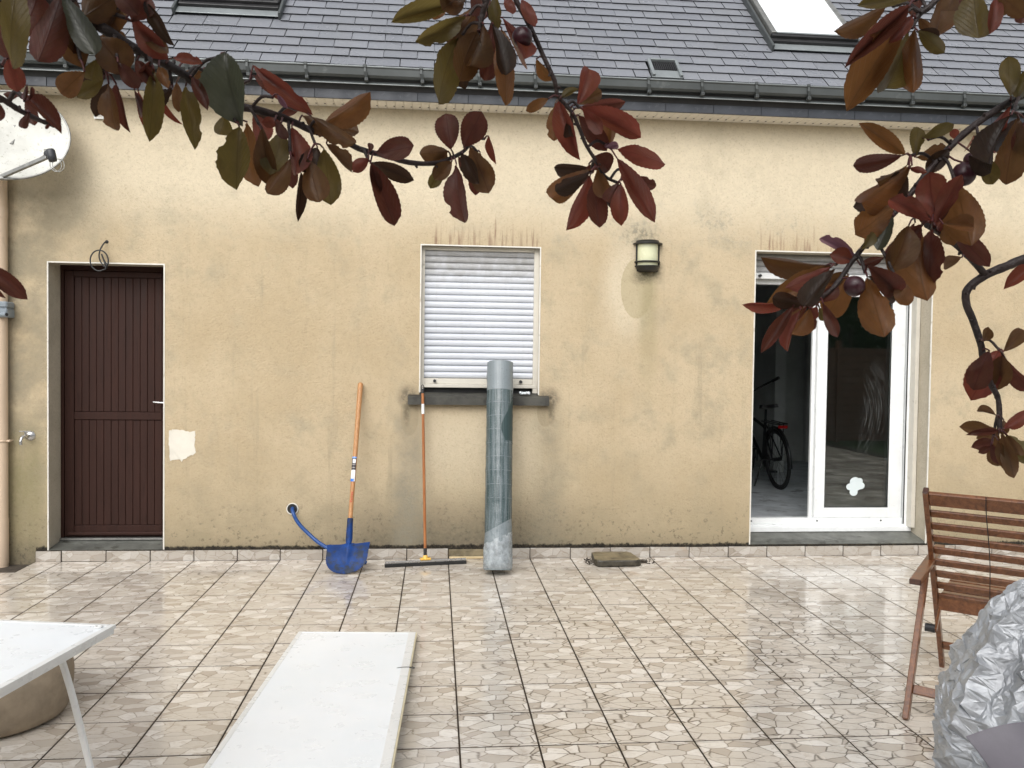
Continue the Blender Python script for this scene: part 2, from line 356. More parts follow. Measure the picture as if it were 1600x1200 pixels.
def glass_material(name='window glass', tint=(0.93, 0.96, 0.95), smear=False):
    m = Mat(name)
    t = m.n('ShaderNodeBsdfTransparent'); m.put(t.inputs[0], tint)
    g = m.n('ShaderNodeBsdfGlossy'); g.inputs['Roughness'].default_value = 0.015
    fr = m.n('ShaderNodeFresnel'); fr.inputs[0].default_value = 1.55
    fac = m.math('MULTIPLY_ADD', fr.outputs[0], 1.9, 0.03, clamp=True)
    a = m.n('ShaderNodeMixShader'); m.put(a.inputs[0], fac)
    m.t.links.new(t.outputs[0], a.inputs[1]); m.t.links.new(g.outputs[0], a.inputs[2])
    last = a.outputs[0]
    if smear:   # chalky wiping marks left on the pane
        x, y, z = m.xyz(m.pos())
        def blob(cx, cz, rx, rz):
            dx = m.math('MULTIPLY', m.math('SUBTRACT', x, cx), 1 / rx); dz = m.math('MULTIPLY', m.math('SUBTRACT', z, cz), 1 / rz)
            return m.ss(m.math('ADD', m.math('MULTIPLY', dx, dx), m.math('MULTIPLY', dz, dz)), 0.3, 1.0, 1, 0)
        xx = m.math('ADD', x, m.math('MULTIPLY', m.math('SUBTRACT', z, 1.2), m.math('SUBTRACT', z, 1.2)))
        sv = m.comb(m.math('MULTIPLY', xx, 85.0), 0.0, m.math('MULTIPLY', z, 3.0))
        sn = m.ss(m.noise(sv, 1.0, 4, 0.7), 0.48, 0.78)
        k = m.mul(sn, m.math('MAXIMUM', blob(6.74, 1.28, 0.13, 0.42), m.mul(blob(6.66, 1.02, 0.1, 0.3), 0.6)), 0.14)
        k = m.math('ADD', k, m.mul(m.ss(m.noise(m.pos(), 90, 2), 0.70, 0.74), 0.25))
        d = m.n('ShaderNodeBsdfDiffuse'); d.inputs[0].default_value = (0.75, 0.78, 0.78, 1)
        b = m.n('ShaderNodeMixShader'); m.put(b.inputs[0], k)
        m.t.links.new(last, b.inputs[1]); m.t.links.new(d.outputs[0], b.inputs[2]); last = b.outputs[0]
    m.t.links.new(last, m.o.inputs[0]); return m.m
def tarp_material():
    m = Mat('silver tarpaulin'); v = m.obj()
    n = m.noise(v, 9, 6, 0.65)
    c = m.mix(m.ss(n, 0.3, 0.7), (0.34, 0.355, 0.375), (0.47, 0.49, 0.515))
    c = m.mix(m.mul(m.ss(m.noise(v, 3.5, 4, 0.6), 0.55, 0.72), 0.5), c, (0.27, 0.275, 0.29))
    h = m.math('ADD', m.noise(v, 60, 5, 0.7), m.math('MULTIPLY', m.noise(v, 300, 2), 0.3))
    m.bsdf(c, m.ss(n, 0.3, 0.7, 0.40, 0.54), 0.45, 0.5, m.bump(h, 0.25, 0.004))
    return m.m
def roll_material():
    """green coated mesh seen through rain-spotted, torn shrink wrap; object z runs along the roll"""
    m = Mat('wrapped green mesh'); v = m.obj(); x, y, z = m.xyz(v)
    ang = m.math('ARCTAN2', y, x)
    rib = m.ss(m.math('ABSOLUTE', m.math('SUBTRACT', m.math('FRACT', m.math('MULTIPLY', ang, 7.5)), 0.5)), 0.05, 0.35)
    c = m.mix(rib, (0.012, 0.028, 0.030), (0.032, 0.066, 0.068))
    vs_ = m.comb(m.math('MULTIPLY', ang, 5.0), 0.0, m.math('MULTIPLY', z, 2.2))
    film = m.ss(m.noise(vs_, 1.0, 5, 0.68), 0.36, 0.66)
    spots = m.ss(m.noise(v, 130, 3, 0.6), 0.50, 0.68)
    film = m.math('MULTIPLY_ADD', film, 0.55, m.mul(spots, 0.22))
    f1 = m.math('FRACT', m.math('MULTIPLY', z, 9.4))
    film = m.math('MAXIMUM', film, m.mul(m.ss(f1, 0.0, 0.06, 1, 0), m.ss(z, 0.40, 0.45), m.ss(z, 1.36, 1.38, 1, 0), m.ss(m.noise(v, 40, 3), 0.35, 0.5), 0.85))
    film = m.math('MAXIMUM', film, m.mul(m.ss(z, 1.375, 1.385), m.ss(m.noise(v, 60, 4), 0.2, 0.6, 0.62, 1.0)))
    film = m.math('MAXIMUM', film, m.mul(m.ss(m.math('ADD', z, m.math('MULTIPLY', x, -0.55)), 0.325, 0.335, 1, 0), m.ss(m.noise(v, 45, 4), 0.2, 0.65, 0.55, 0.95)))
    # the tear on the right of the upper half, bare mesh showing
    tz = m.math('ADD', z, m.math('MULTIPLY', m.noise(v, 20, 2), 0.03))
    tear = m.mul(m.ss(m.math('SUBTRACT', x, m.math('MULTIPLY', m.math('ABSOLUTE', m.math('SUBTRACT', tz, 1.09)), 0.42)), -0.006, 0.0), m.ss(tz, 0.985, 0.99), m.ss(tz, 1.33, 1.335, 1, 0))
    film = m.math('MULTIPLY', film, m.math('SUBTRACT', 1.0, tear))
    film = m.math('MINIMUM', film, 0.86)
    c = m.mix(film, c, (0.215, 0.25, 0.268))
    m.bsdf(c, m.math('MULTIPLY_ADD', tear, 0.25, 0.26), 0, 0.55, m.bump(m.math('ADD', m.noise(v, 55, 4, 0.65), m.math('MULTIPLY', rib, 0.6)), 0.30, 0.004))
    return m.m
def shutter_material():
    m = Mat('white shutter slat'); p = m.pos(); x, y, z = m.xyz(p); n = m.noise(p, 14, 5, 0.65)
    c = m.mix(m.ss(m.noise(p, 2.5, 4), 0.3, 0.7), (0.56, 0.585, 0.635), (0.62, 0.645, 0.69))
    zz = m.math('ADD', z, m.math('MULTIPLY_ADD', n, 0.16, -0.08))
    c = m.mix(m.mul(m.ss(zz, 2.18, 2.42), m.ss(n, 0.25, 0.65, 0.55, 1), 0.75), c, (0.27, 0.26, 0.24))   # shade under the lintel put into the colour, together with dust
    st = m.noise(m.comb(m.math('MULTIPLY', x, 30.0), 0.0, m.math('MULTIPLY', z, 1.5)), 1.0, 4, 0.7)
    c = m.mix(m.mul(m.ss(st, 0.52, 0.75), 0.3), c, (0.44, 0.45, 0.46))
    m.bsdf(c, 0.4, 0, 0.45); return m.m
def board_material():
    m = Mat('white laminate'); v = m.obj()
    c = m.mix(m.ss(m.noise(v, 1.7, 4, 0.6), 0.35, 0.7), (0.82, 0.86, 0.885), (0.87, 0.90, 0.92))
    m.bsdf(c, m.ss(m.noise(v, 8, 4, 0.6), 0.35, 0.65, 0.26, 0.42), 0, 0.5)
    return m.m
MAT = dict(
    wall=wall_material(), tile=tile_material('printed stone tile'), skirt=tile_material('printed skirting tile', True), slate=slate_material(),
    slate_edge=simple('shaded split slate edge', (0.020, 0.021, 0.024), 0.6, var=0.3),  # split edge, blackened to carry the shadow line under each slate
    grout=simple('dark grout', (0.036, 0.026, 0.018), 0.9, spec=0.2, var=0.4, vscale=5),
    bead=simple('white corner bead', (0.68, 0.66, 0.60), 0.5, var=0.06, wear=((0.45, 0.41, 0.33), 0.56, 14)),
    pvc=simple('white frame plastic', (0.76, 0.78, 0.78), 0.32, var=0.05, wear=((0.55, 0.55, 0.52), 0.66, 5)),
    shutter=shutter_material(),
    guide=simple('cream shutter guide', (0.60, 0.57, 0.50), 0.45, var=0.06, wear=((0.42, 0.39, 0.33), 0.60, 12)),
    black=simple('black plastic', (0.018, 0.018, 0.019), 0.45, var=0.3),
    door=wood_material('brown painted door', (0.029, 0.0120, 0.0088), (0.038, 0.0158, 0.0115), (14, 14, 1.2), 0.6, 0.0, 0.2),
    metal=simple('brushed metal', (0.55, 0.55, 0.55), 0.28, 0.9, var=0.1),
    concrete=simple('wet dark concrete', (0.115, 0.118, 0.105), 0.45, var=0.35, vscale=5, bumpy=0.4, wear=((0.055, 0.055, 0.045), 0.55, 9)),
    sill=simple('mouldy concrete sill', (0.055, 0.054, 0.046), 0.62, var=0.4, vscale=6, bumpy=0.5, wear=((0.028, 0.027, 0.024), 0.5, 11)),
    zinc=simple('weathered zinc', (0.072, 0.080, 0.080), 0.5, 0.25, var=0.18, vscale=2.2, bumpy=0.1, bscale=30, wear=((0.11, 0.12, 0.118), 0.6, 8)),
    zinc_lt=simple('bare zinc edge', (0.27, 0.295, 0.30), 0.4, 0.4, var=0.15, vscale=4),
    fascia=simple('slate blue fascia', (0.028, 0.033, 0.043), 0.5, var=0.22, vscale=3, bumpy=0.15, wear=((0.075, 0.082, 0.095), 0.58, 10)),
    soffit=simple('cream soffit plastic', (0.74, 0.70, 0.62), 0.5, var=0.06, wear=((0.45, 0.40, 0.31), 0.62, 7)),
    patch=simple('white filler', (0.66, 0.63, 0.55), 0.85, var=0.08, bumpy=0.6, bscale=45),
    grey_room=simple('dim grey plaster', (0.52, 0.54, 0.53), 0.9, var=0.15, vscale=1.2),
    room_floor=simple('dusty grey screed', (0.50, 0.53, 0.56), 0.55, var=0.25, vscale=3, wear=((0.22, 0.23, 0.25), 0.55, 5)),
    dish=simple('white dish enamel', (0.58, 0.58, 0.535), 0.5, var=0.14, vscale=4, wear=((0.27, 0.26, 0.20), 0.57, 48)),
    dgrey=simple('dark grey plastic', (0.035, 0.037, 0.042), 0.4, var=0.2),
    galv=simple('galvanised steel', (0.30, 0.30, 0.285), 0.42, 0.7, var=0.2, vscale=20),
    pipe=simple('sand coloured pipe', (0.60, 0.47, 0.345), 0.42, var=0.06, vscale=2, wear=((0.44, 0.34, 0.25), 0.60, 6)),
    bluegrey=simple('blue grey plastic', (0.21, 0.245, 0.275), 0.4, var=0.1),
    blue=simple('blue paint', (0.006, 0.038, 0.17), 0.55, spec=0.25, var=0.3, vscale=9, wear=((0.022, 0.032, 0.055), 0.47, 10)),
    hose=simple('blue hose', (0.008, 0.060, 0.235), 0.32, var=0.1),
    ash=wood_material('ash handle', (0.36, 0.165, 0.058), (0.52, 0.275, 0.115), (60, 60, 4), 0.45),
    pine=wood_material('varnished pine stick', (0.30, 0.105, 0.033), (0.40, 0.165, 0.058), (50, 50, 3), 0.35),
    batten=wood_material('pale batten', (0.52, 0.40, 0.22), (0.66, 0.54, 0.34), (4, 40, 40), 0.7),
    teak=wood_material('oiled teak', (0.100, 0.036, 0.013), (0.210, 0.082, 0.031), (26, 26, 26), 0.36, 0.4),
    teak_dk=wood_material('wet teak end grain', (0.045, 0.018, 0.012), (0.085, 0.036, 0.022), (40, 40, 40), 0.4, 0.3),
    edge=simple('yellowed board edge', (0.66, 0.60, 0.42), 0.5, var=0.1),
    board=board_material(),
    white=simple('white enamel tube', (0.76, 0.77, 0.76), 0.3, var=0.04, wear=((0.5, 0.5, 0.48), 0.66, 20)),
    pot=simple('weathered clay', (0.31, 0.25, 0.18), 0.72, var=0.3, vscale=5, bumpy=0.3, bscale=30, wear=((0.26, 0.115, 0.055), 0.62, 5)),
    mossy=simple('mossy concrete slab', (0.20, 0.165, 0.10), 0.6, var=0.35, vscale=7, bumpy=0.6, bscale=70, wear=((0.085, 0.07, 0.045), 0.55, 13)),
    slab_side=simple('darker slab side', (0.050, 0.043, 0.030), 0.5, var=0.5, vscale=20, bumpy=0.7, bscale=60, wear=((0.22, 0.20, 0.16), 0.64, 40)),  # sides of the slab coloured darker than its top
    litter=simple('black plant litter', (0.035, 0.026, 0.018), 0.8, var=0.5, vscale=20),
    cream=simple('cream lamp glass', (0.66, 0.67, 0.46), 0.25, var=0.05),
    lampmetal=simple('black lamp metal', (0.014, 0.014, 0.013), 0.42, var=0.3, bumpy=0.3, bscale=90),
    rubber=simple('black rubber', (0.012, 0.012, 0.012), 0.6, var=0.3),
    yellow=simple('yellow plastic', (0.72, 0.45, 0.09), 0.4, var=0.1),
    red=simple('red reflector', (0.42, 0.012, 0.012), 0.25, var=0.1),
    bike=simple('black bicycle paint', (0.012, 0.013, 0.014), 0.35, var=0.3),
    tarp=tarp_material(), lining=simple('grey lilac tarpaulin lining', (0.17, 0.16, 0.185), 0.42, var=0.12, vscale=4, bumpy=0.2, bscale=25),
    roll=roll_material(), film=simple('crumpled clear wrap', (0.27, 0.30, 0.315), 0.25, var=0.3, vscale=20, bumpy=0.8, bscale=45),
    sticker=simple('pale vinyl sticker', (0.62, 0.69, 0.70), 0.5, var=0.04),
    bark=simple('dark plum bark', (0.028, 0.017, 0.015), 0.6, var=0.5, vscale=30, bumpy=0.8, bscale=120),
    petiole=simple('dark red leaf stalk', (0.085, 0.020, 0.020), 0.5, var=0.3, vscale=30),
    plum=simple('purple plum skin', (0.050, 0.014, 0.020), 0.34, var=0.35, vscale=25, wear=((0.085, 0.045, 0.050), 0.58, 30)),
    drop=simple('water', (0.7, 0.75, 0.78), 0.05, var=0.02),
    glass=glass_material(), glass_smear=glass_material('smeared window glass', (0.88, 0.91, 0.90), True),
    white_pane=simple('opaque white skylight', (0.86, 0.90, 0.92), 0.14, var=0.02, vscale=1.5),  # opaque white pane in place of clear glass
    soil=simple('dark damp soil', (0.060, 0.048, 0.036), 0.85, var=0.4, vscale=8, bumpy=0.6, bscale=40),
    lawn=simple('rough lawn', (0.045, 0.075, 0.022), 0.9, var=0.4, vscale=9, bumpy=0.8, bscale=60),
    fence=wood_material('brown stained fence', (0.105, 0.045, 0.026), (0.175, 0.085, 0.05), (2.5, 25, 25), 0.65),
    hedge=simple('hedge leaf', (0.022, 0.046, 0.012), 0.9, spec=0.1, var=0.5, vscale=40),
    trunkwood=simple('hedge wood', (0.06, 0.045, 0.03), 0.85, var=0.3),
    lab_w=simple('white label paper', (0.78, 0.79, 0.80), 0.4, var=0.03), lab_b=simple('blue label print', (0.02, 0.16, 0.62), 0.4, var=0.05),
    lab_lb=simple('light blue label print', (0.16, 0.34, 0.78), 0.4, var=0.05), lab_k=simple('black label print', (0.03, 0.025, 0.026), 0.4, var=0.5, vscale=80),
    lab_g=simple('grey label print', (0.30, 0.28, 0.28), 0.4, var=0.1), lab_r=simple('red print', (0.50, 0.035, 0.02), 0.5, var=0.1),
)
LEAF = {
    'r': leaf_material('red plum leaf', (0.165, 0.042, 0.030), (0.13, 0.055, 0.025)),
    'd': leaf_material('dark red plum leaf', (0.088, 0.028, 0.021), (0.075, 0.038, 0.018)),
    'b': leaf_material('brown plum leaf', (0.105, 0.050, 0.022), (0.095, 0.062, 0.022)),
    'o': leaf_material('olive plum leaf', (0.105, 0.076, 0.024), (0.09, 0.080, 0.024)),
    'n': leaf_material('orange brown plum leaf', (0.165, 0.078, 0.028), (0.14, 0.055, 0.025)),
    'k': leaf_material('blackish plum leaf', (0.038, 0.020, 0.013), (0.03, 0.024, 0.012)),
    'g': leaf_material('grey green shiny plum leaf', (0.060, 0.066, 0.042), (0.08, 0.085, 0.06), 0.9),
    'p': leaf_material('wet mauve plum leaf', (0.16, 0.075, 0.10), (0.14, 0.08, 0.09), 0.9),
}
# ================================================================== GROUND AND TERRACE
g = MB(); g.box(-120, 120, -120, 60, -0.6, -0.10); g.build('ground', MAT['lawn'], kind='structure')
TS = 0.333; ROW0 = 0.323            # tile pitch, depth of the first (cut) row
bed = MB(); bed.box(-0.20, 11.0, -0.335, 0.011, -0.12, -0.0013); bed.box(-3.0, 11.0, -9.2, -0.3352, -0.12, -0.0014)
terrace = bed.build('terrace', MAT['grout']); tag(terrace, kind='structure')
so = MB(); so.box(-3.0, -0.2005, -0.3345, 0.05, -0.12, -0.022); soil = so.build('soil_strip', MAT['soil']); tag(soil, kind='structure')
def tile_mesh(name, sx, sy, seed):
    rr = random.Random(seed); m = MB(); a, b = sx / 2, sy / 2; c = 0.0009
    m.add([(-a, -b, -0.012), (a, -b, -0.012), (a, b, -0.012), (-a, b, -0.012), (-a, -b, -c), (a, -b, -c), (a, b, -c), (-a, b, -c),
           (-a + c, -b + c, 0), (a - c, -b + c, 0), (a - c, b - c, 0), (-a + c, b - c, 0)],
          [(0, 3, 2, 1), (0, 1, 5, 4), (1, 2, 6, 5), (2, 3, 7, 6), (3, 0, 4, 7), (4, 5, 9, 8), (5, 6, 10, 9), (6, 7, 11, 10), (7, 4, 8, 11), (8, 9, 10, 11)])
    return m.mesh(name, MAT['tile'])
TM = {0: tile_mesh('tile_cut', TS - 0.0078, ROW0 - 0.0095, 1), 1: tile_mesh('tile', TS - 0.0078, TS - 0.0095, 2)}
far = MB(); rt = random.Random(5)
for j in range(0, 27):
    y1 = 0.0 if j == 0 else -(ROW0 + (j - 1) * TS); y0 = -ROW0 if j == 0 else y1 - TS
    for i in range(-9, 32):
        x0, x1 = i * TS, (i + 1) * TS
        if j == 0 and x0 < -0.2:
            if i != -1: continue
            x0 = -0.195
        cx, cy = (x0 + x1) / 2, (y0 + y1) / 2
        q = [proj((x, y, 0)) for x in (x0, x1) for y in (y0, y1)]
        vis = any(-60 < a < 1660 and a > -9000 and b < 1290 for a, b, c in q)
        mx = T(cx, cy, rt.uniform(-0.0002, 0.0004)) @ Euler((rt.gauss(0, 0.0012), rt.gauss(0, 0.0012), rt.gauss(0, 0.0012))).to_matrix().to_4x4()
        if j == 0 and i == -1:
            inst('tile', tile_mesh('tile_end', 0.187, ROW0 - 0.005, 3), mx, terrace)
        elif vis: inst('tile', TM[0 if j == 0 else 1], mx, terrace)
        elif x1 < 11:
            h = (TS - 0.0065) / 2; k = (y1 - y0 - 0.005) / 2
            far.add([mx @ Vector(p) for p in ((-h, -k, 0), (h, -k, 0), (h, k, 0), (-h, k, 0))], [(0, 1, 2, 3)])
ft = far.build('outer_tiles', MAT['tile'], terrace); tag(ft, kind='stuff')

# ================================================================== HOUSE
house = thing('house', 'sand rendered house with slate roof, brown door, shuttered window and glazed door', 'house')
WY = 0.012
XL, XR = -6.0, 13.0
DOOR = (-0.106, 0.767, 0.088, 2.325); WIN = (2.751, 3.718, 1.318, 2.531); SLD = (5.512, 7.068, 0.098, 2.552)
def wall_with_holes():
    m = MB(); xs = sorted({XL, XR, *(v for o in (DOOR, WIN, SLD) for v in o[:2])}); zs = sorted({-0.3, 3.62, *(v for o in (DOOR, WIN, SLD) for v in o[2:])})
    def hole(x, z): return any(o[0] < x < o[1] and o[2] < z < o[3] for o in (DOOR, WIN, SLD))
    idx = {}; vs = []
    def V(x, y, z):
        k = (round(x, 4), round(y, 4), round(z, 4))
        if k not in idx: idx[k] = len(vs); vs.append(k)
        return idx[k]
    fs = []
    for i in range(len(xs) - 1):
        for j in range(len(zs) - 1):
            if hole((xs[i] + xs[i + 1]) / 2, (zs[j] + zs[j + 1]) / 2): continue
            for y in (WY, 0.36): fs.append([V(xs[i], y, zs[j]), V(xs[i + 1], y, zs[j]), V(xs[i + 1], y, zs[j + 1]), V(xs[i], y, zs[j + 1])])
    def strip(x0, z0, x1, z1): fs.append([V(x0, WY, z0), V(x1, WY, z1), V(x1, 0.36, z1), V(x0, 0.36, z0)])
    for o in (DOOR, WIN, SLD):
        for j in range(len(zs) - 1):
            if o[2] <= zs[j] < o[3]: strip(o[0], zs[j], o[0], zs[j + 1]); strip(o[1], zs[j], o[1], zs[j + 1])
        for i in range(len(xs) - 1):
            if o[0] <= xs[i] < o[1]: strip(xs[i], o[2], xs[i + 1], o[2]); strip(xs[i], o[3], xs[i + 1], o[3])
    m.add(vs, fs); return m
wall = wall_with_holes().build('wall', MAT['wall'], house)
# white corner beads round each opening
for o in (DOOR, WIN, SLD):
    m = MB(); t, y0, y1 = 0.007, WY - 0.004, WY + 0.006
    m.box(o[0] - 0.003, o[0] + t, y0, y1, o[2] if o is not WIN else 1.345, o[3] + 0.003)
    m.box(o[1] - t, o[1] + 0.003, y0, y1, o[2] if o is not WIN else 1.335, o[3] + 0.003)
    m.box(o[0] + t, o[1] - t, y0 + 0.001, y1 - 0.001, o[3] - t, o[3] + 0.003)
    m.build('corner_bead', MAT['bead'], house)
# white filler patch
pp = [(0.805, 1.025), (0.84, 1.036), (0.90, 1.030), (0.96, 1.018), (1.003, 1.02), (1.0, 0.96), (0.997, 0.90), (1.006, 0.855), (0.985, 0.835), (0.945, 0.82), (0.912, 0.797), (0.90, 0.783), (0.888, 0.80), (0.84, 0.795), (0.812, 0.79), (0.808, 0.86), (0.802, 0.94)]
pr = random.Random(3); pq = []
for i in range(len(pp)):
    a, b = pp[i], pp[(i + 1) % len(pp)]
    for k in range(4): pq.append((a[0] + (b[0] - a[0]) * k / 4 + pr.uniform(-.004, .004), a[1] + (b[1] - a[1]) * k / 4 + pr.uniform(-.004, .004)))
MB().prism(pq, 'y', WY - 0.003, WY + 0.004).build('filler_patch', MAT['patch'], wall)
# skirting tiles (one missing beside the wire roll)
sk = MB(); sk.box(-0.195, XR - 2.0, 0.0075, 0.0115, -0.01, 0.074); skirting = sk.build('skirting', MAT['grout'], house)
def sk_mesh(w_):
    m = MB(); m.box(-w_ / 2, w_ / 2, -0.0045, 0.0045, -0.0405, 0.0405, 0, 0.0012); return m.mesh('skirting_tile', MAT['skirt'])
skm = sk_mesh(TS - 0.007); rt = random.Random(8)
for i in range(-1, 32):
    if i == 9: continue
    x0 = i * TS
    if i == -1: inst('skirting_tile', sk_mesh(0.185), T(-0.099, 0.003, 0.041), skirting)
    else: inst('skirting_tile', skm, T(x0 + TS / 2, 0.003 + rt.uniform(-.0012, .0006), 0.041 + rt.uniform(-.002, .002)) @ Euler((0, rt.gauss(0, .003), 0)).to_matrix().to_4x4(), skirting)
# bare rough masonry where the tile is missing
rg = MB(); rr = random.Random(4)
nx, nz = 16, 6
rv = [(9 * TS + 0.004 + (TS - 0.008) * a / nx, 0.0068 - (0.004 * rr.random() if 0 < a < nx else 0), 0.002 + 0.074 * b / nz) for b in range(nz + 1) for a in range(nx + 1)]
rg.add(rv, [(b * (nx + 1) + a, b * (nx + 1) + a + 1, (b + 1) * (nx + 1) + a + 1, (b + 1) * (nx + 1) + a) for b in range(nz) for a in range(nx)])
rg.build('bare_masonry', MAT['mossy'], skirting)
# ---- brown door
DY = 0.245
m = MB(); fr = 0.055
m.box(DOOR[0] - 0.02, DOOR[0] + fr - 0.03, DY - 0.01, DY + 0.05, 0.12, DOOR[3] + 0.02); m.box(DOOR[1] - 0.03, DOOR[1] + 0.02, DY - 0.01, DY + 0.05, 0.12, DOOR[3] + 0.02)
m.box(DOOR[0], DOOR[1], DY - 0.012, DY + 0.05, 2.285, DOOR[3] + 0.02)
m.box(DOOR[0] + 0.02, DOOR[1] - 0.02, DY + 0.012, DY + 0.05, 0.14, 2.30)
door = m.build('door', MAT['door'], house, label='dark brown boarded door')
def part(name, mat, parent, *boxes, ch=0.0):
    mm = MB()
    for b in boxes: mm.box(*b, 0, ch)
    return mm.build(name, mat, parent)
x0, x1 = DOOR[0] + 0.028, DOOR[1] - 0.032
part('stile', MAT['door'], door, (x0, x0 + 0.072, DY - 0.004, DY + 0.03, 0.15, 2.283), ch=0.003)
part('stile', MAT['door'], door, (x1 - 0.06, x1, DY - 0.004, DY + 0.03, 0.15, 2.283), ch=0.003)
for z0, z1 in ((0.15, 0.235), (1.090, 1.153), (2.235, 2.283)):
    part('rail', MAT['door'], door, (x0 + 0.0722, x1 - 0.0602, DY - 0.003, DY + 0.03, z0, z1), ch=0.004)
xs0 = x0 + 0.0735; bw = (x1 - 0.0615 - xs0) / 12
for zz0, zz1 in ((0.237, 1.088), (1.155, 2.233)):
    for i in range(12): part('board', MAT['door'], door, (xs0 + i * bw + 0.0012, xs0 + (i + 1) * bw - 0.0012, DY + 0.004 + 0.0012 * (i % 3), DY + 0.03, zz0, zz1), ch=0.0028)
part('weather_bar', MAT['door'], door, (x0 + 0.03, x1, DY - 0.032, DY - 0.0042, 0.158, 0.185), ch=0.008)
part('threshold_bar', MAT['galv'], door, (DOOR[0] + 0.002, DOOR[1] - 0.002, DY - 0.04, DY + 0.04, 0.122, 0.138), ch=0.002)
hm = MB(); hm.tube([(0.735, DY - 0.004, 1.232), (0.735, DY - 0.05, 1.232)], 0.009); hm.tube(smoothpath([(0.737, DY - 0.05, 1.232), (0.70, DY - 0.052, 1.233), (0.65, DY - 0.048, 1.236), (0.622, DY - 0.042, 1.238)]), 0.0075); hm.box(0.718, 0.752, DY - 0.009, DY - 0.0045, 1.12, 1.28, 0, 0.002)
hm.build('door_handle', MAT['metal'], door)
m = MB(); m.prism([(0.013, 0.0), (0.36, 0.0), (0.36, 0.124), (0.24, 0.121), (0.013, 0.0905)], 'x', DOOR[0] + 0.001, DOOR[1] - 0.001); m.build('doorstep', MAT['concrete'], house)
# ---- roller shutter in the window
SY = 0.10
sh = MB(); sh.box(WIN[0] + 0.0345, WIN[1] - 0.0445, SY - 0.028, SY + 0.04, 2.497, WIN[3] - 0.003, 0, 0.003)
shutter = sh.build('roller_shutter', MAT['guide'], house, label='closed white roller shutter')
part('guide_rail', MAT['guide'], shutter, (WIN[0] + 0.002, WIN[0] + 0.034, SY - 0.03, SY + 0.05, 1.345, WIN[3] - 0.002)); part('guide_rail', MAT['guide'], shutter, (WIN[1] - 0.044, WIN[1] - 0.002, SY - 0.03, SY + 0.05, 1.345, WIN[3] - 0.002))
def slat_mesh(x0, x1, h):
    prof = [(0.012, 0.002), (0.002, 0.003), (-0.005, h * 0.2), (-0.0085, h * 0.42), (-0.0085, h * 0.62), (-0.0045, h * 0.82), (0.003, h * 0.905), (0.008, h * 0.91), (0.008, h), (0.012, h)]
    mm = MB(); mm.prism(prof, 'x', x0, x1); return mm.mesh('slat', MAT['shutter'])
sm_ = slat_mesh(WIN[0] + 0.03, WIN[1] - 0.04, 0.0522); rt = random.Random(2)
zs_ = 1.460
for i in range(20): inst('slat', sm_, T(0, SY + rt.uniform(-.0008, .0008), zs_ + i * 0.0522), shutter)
part('bottom_bar', MAT['guide'], shutter, (WIN[0] + 0.004, WIN[1] - 0.012, SY - 0.034, SY + 0.02, 1.384, 1.412), (WIN[0] + 0.03, WIN[1] - 0.044, SY - 0.016, SY + 0.02, 1.4125, 1.4585), ch=0.003)
for x in (2.872, 3.575):
    m = MB(); m.tube([(x, SY - 0.015, 1.438), (x, SY - 0.045, 1.438)], 0.0125, 12); m.build('stop', MAT['black'], shutter)
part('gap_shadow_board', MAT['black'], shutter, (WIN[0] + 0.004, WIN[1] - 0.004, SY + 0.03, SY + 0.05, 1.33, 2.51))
m = MB(); m.prism([(-0.055, 1.250), (0.0115, 1.250), (0.0115, 1.2545), (0.18, 1.2545), (0.18, 1.345), (0.07, 1.341), (-0.055, 1.316)], 'x', 2.752, 3.717)
m.prism([(-0.0552, 1.2502), (0.0112, 1.2502), (0.0112, 1.328), (-0.0552, 1.3158)], 'x', 2.662, 2.7518); m.prism([(-0.0552, 1.2502), (0.0112, 1.2502), (0.0112, 1.328), (-0.0552, 1.3158)], 'x', 3.7172, 3.796)
m.build('window_sill', MAT['sill'], house)
# ---- sliding glazed door
GY = 0.26
m = MB()
m.box(SLD[0] + 0.001, SLD[0] + 0.06, GY, GY + 0.09, 0.16, 2.52); m.box(7.005, SLD[1] - 0.004, GY - 0.01, GY + 0.09, 0.16, 2.52)
m.box(SLD[0] + 0.0602, 7.0048, GY + 0.001, GY + 0.089, 2.30, 2.52); m.box(SLD[0] + 0.0602, 7.0048, GY - 0.002, GY + 0.089, 0.158, 0.215, 0, 0.004); m.box(SLD[0] + 0.0602, 7.0048, GY + 0.022, GY + 0.089, 0.2152, 0.268, 0, 0.003)
slider = m.build('sliding_door', MAT['pvc'], house, label='white framed sliding glass door standing half open')
part('cill_nosing', MAT['pvc'], slider, (SLD[0] + 0.001, SLD[1] - 0.003, GY - 0.03, GY - 0.0022, 0.156, 0.200), ch=0.004)
sx0, sx1, sz0, sz1, sy0, sy1 = 6.195, 7.0, 0.2685, 2.299, GY + 0.025, GY + 0.06
m = MB(); sw = 0.095
m.box(sx0, sx0 + sw, sy0, sy1, sz0, sz1, 0, 0.004); m.box(sx1 - 0.125, sx1, sy0 + 0.001, sy1, sz0, sz1, 0, 0.004)
m.box(sx0 + sw - 0.002, sx1 - 0.123, sy0 + 0.002, sy1 - 0.001, sz0 + 0.001, sz0 + 0.088, 0, 0.003); m.box(sx0 + sw - 0.002, sx1 - 0.123, sy0 + 0.002, sy1 - 0.001, sz1 - 0.09, sz1 - 0.001, 0, 0.003)
sash = m.build('sash', MAT['pvc'], slider)
part('pane', MAT['glass_smear'], slider, (sx0 + sw - 0.006, sx1 - 0.119, sy0 + 0.016, sy0 + 0.020, sz0 + 0.084, sz1 - 0.084))
m = MB(); a, b, c, d = sx0 + sw, sx1 - 0.125, sz0 + 0.088, sz1 - 0.09
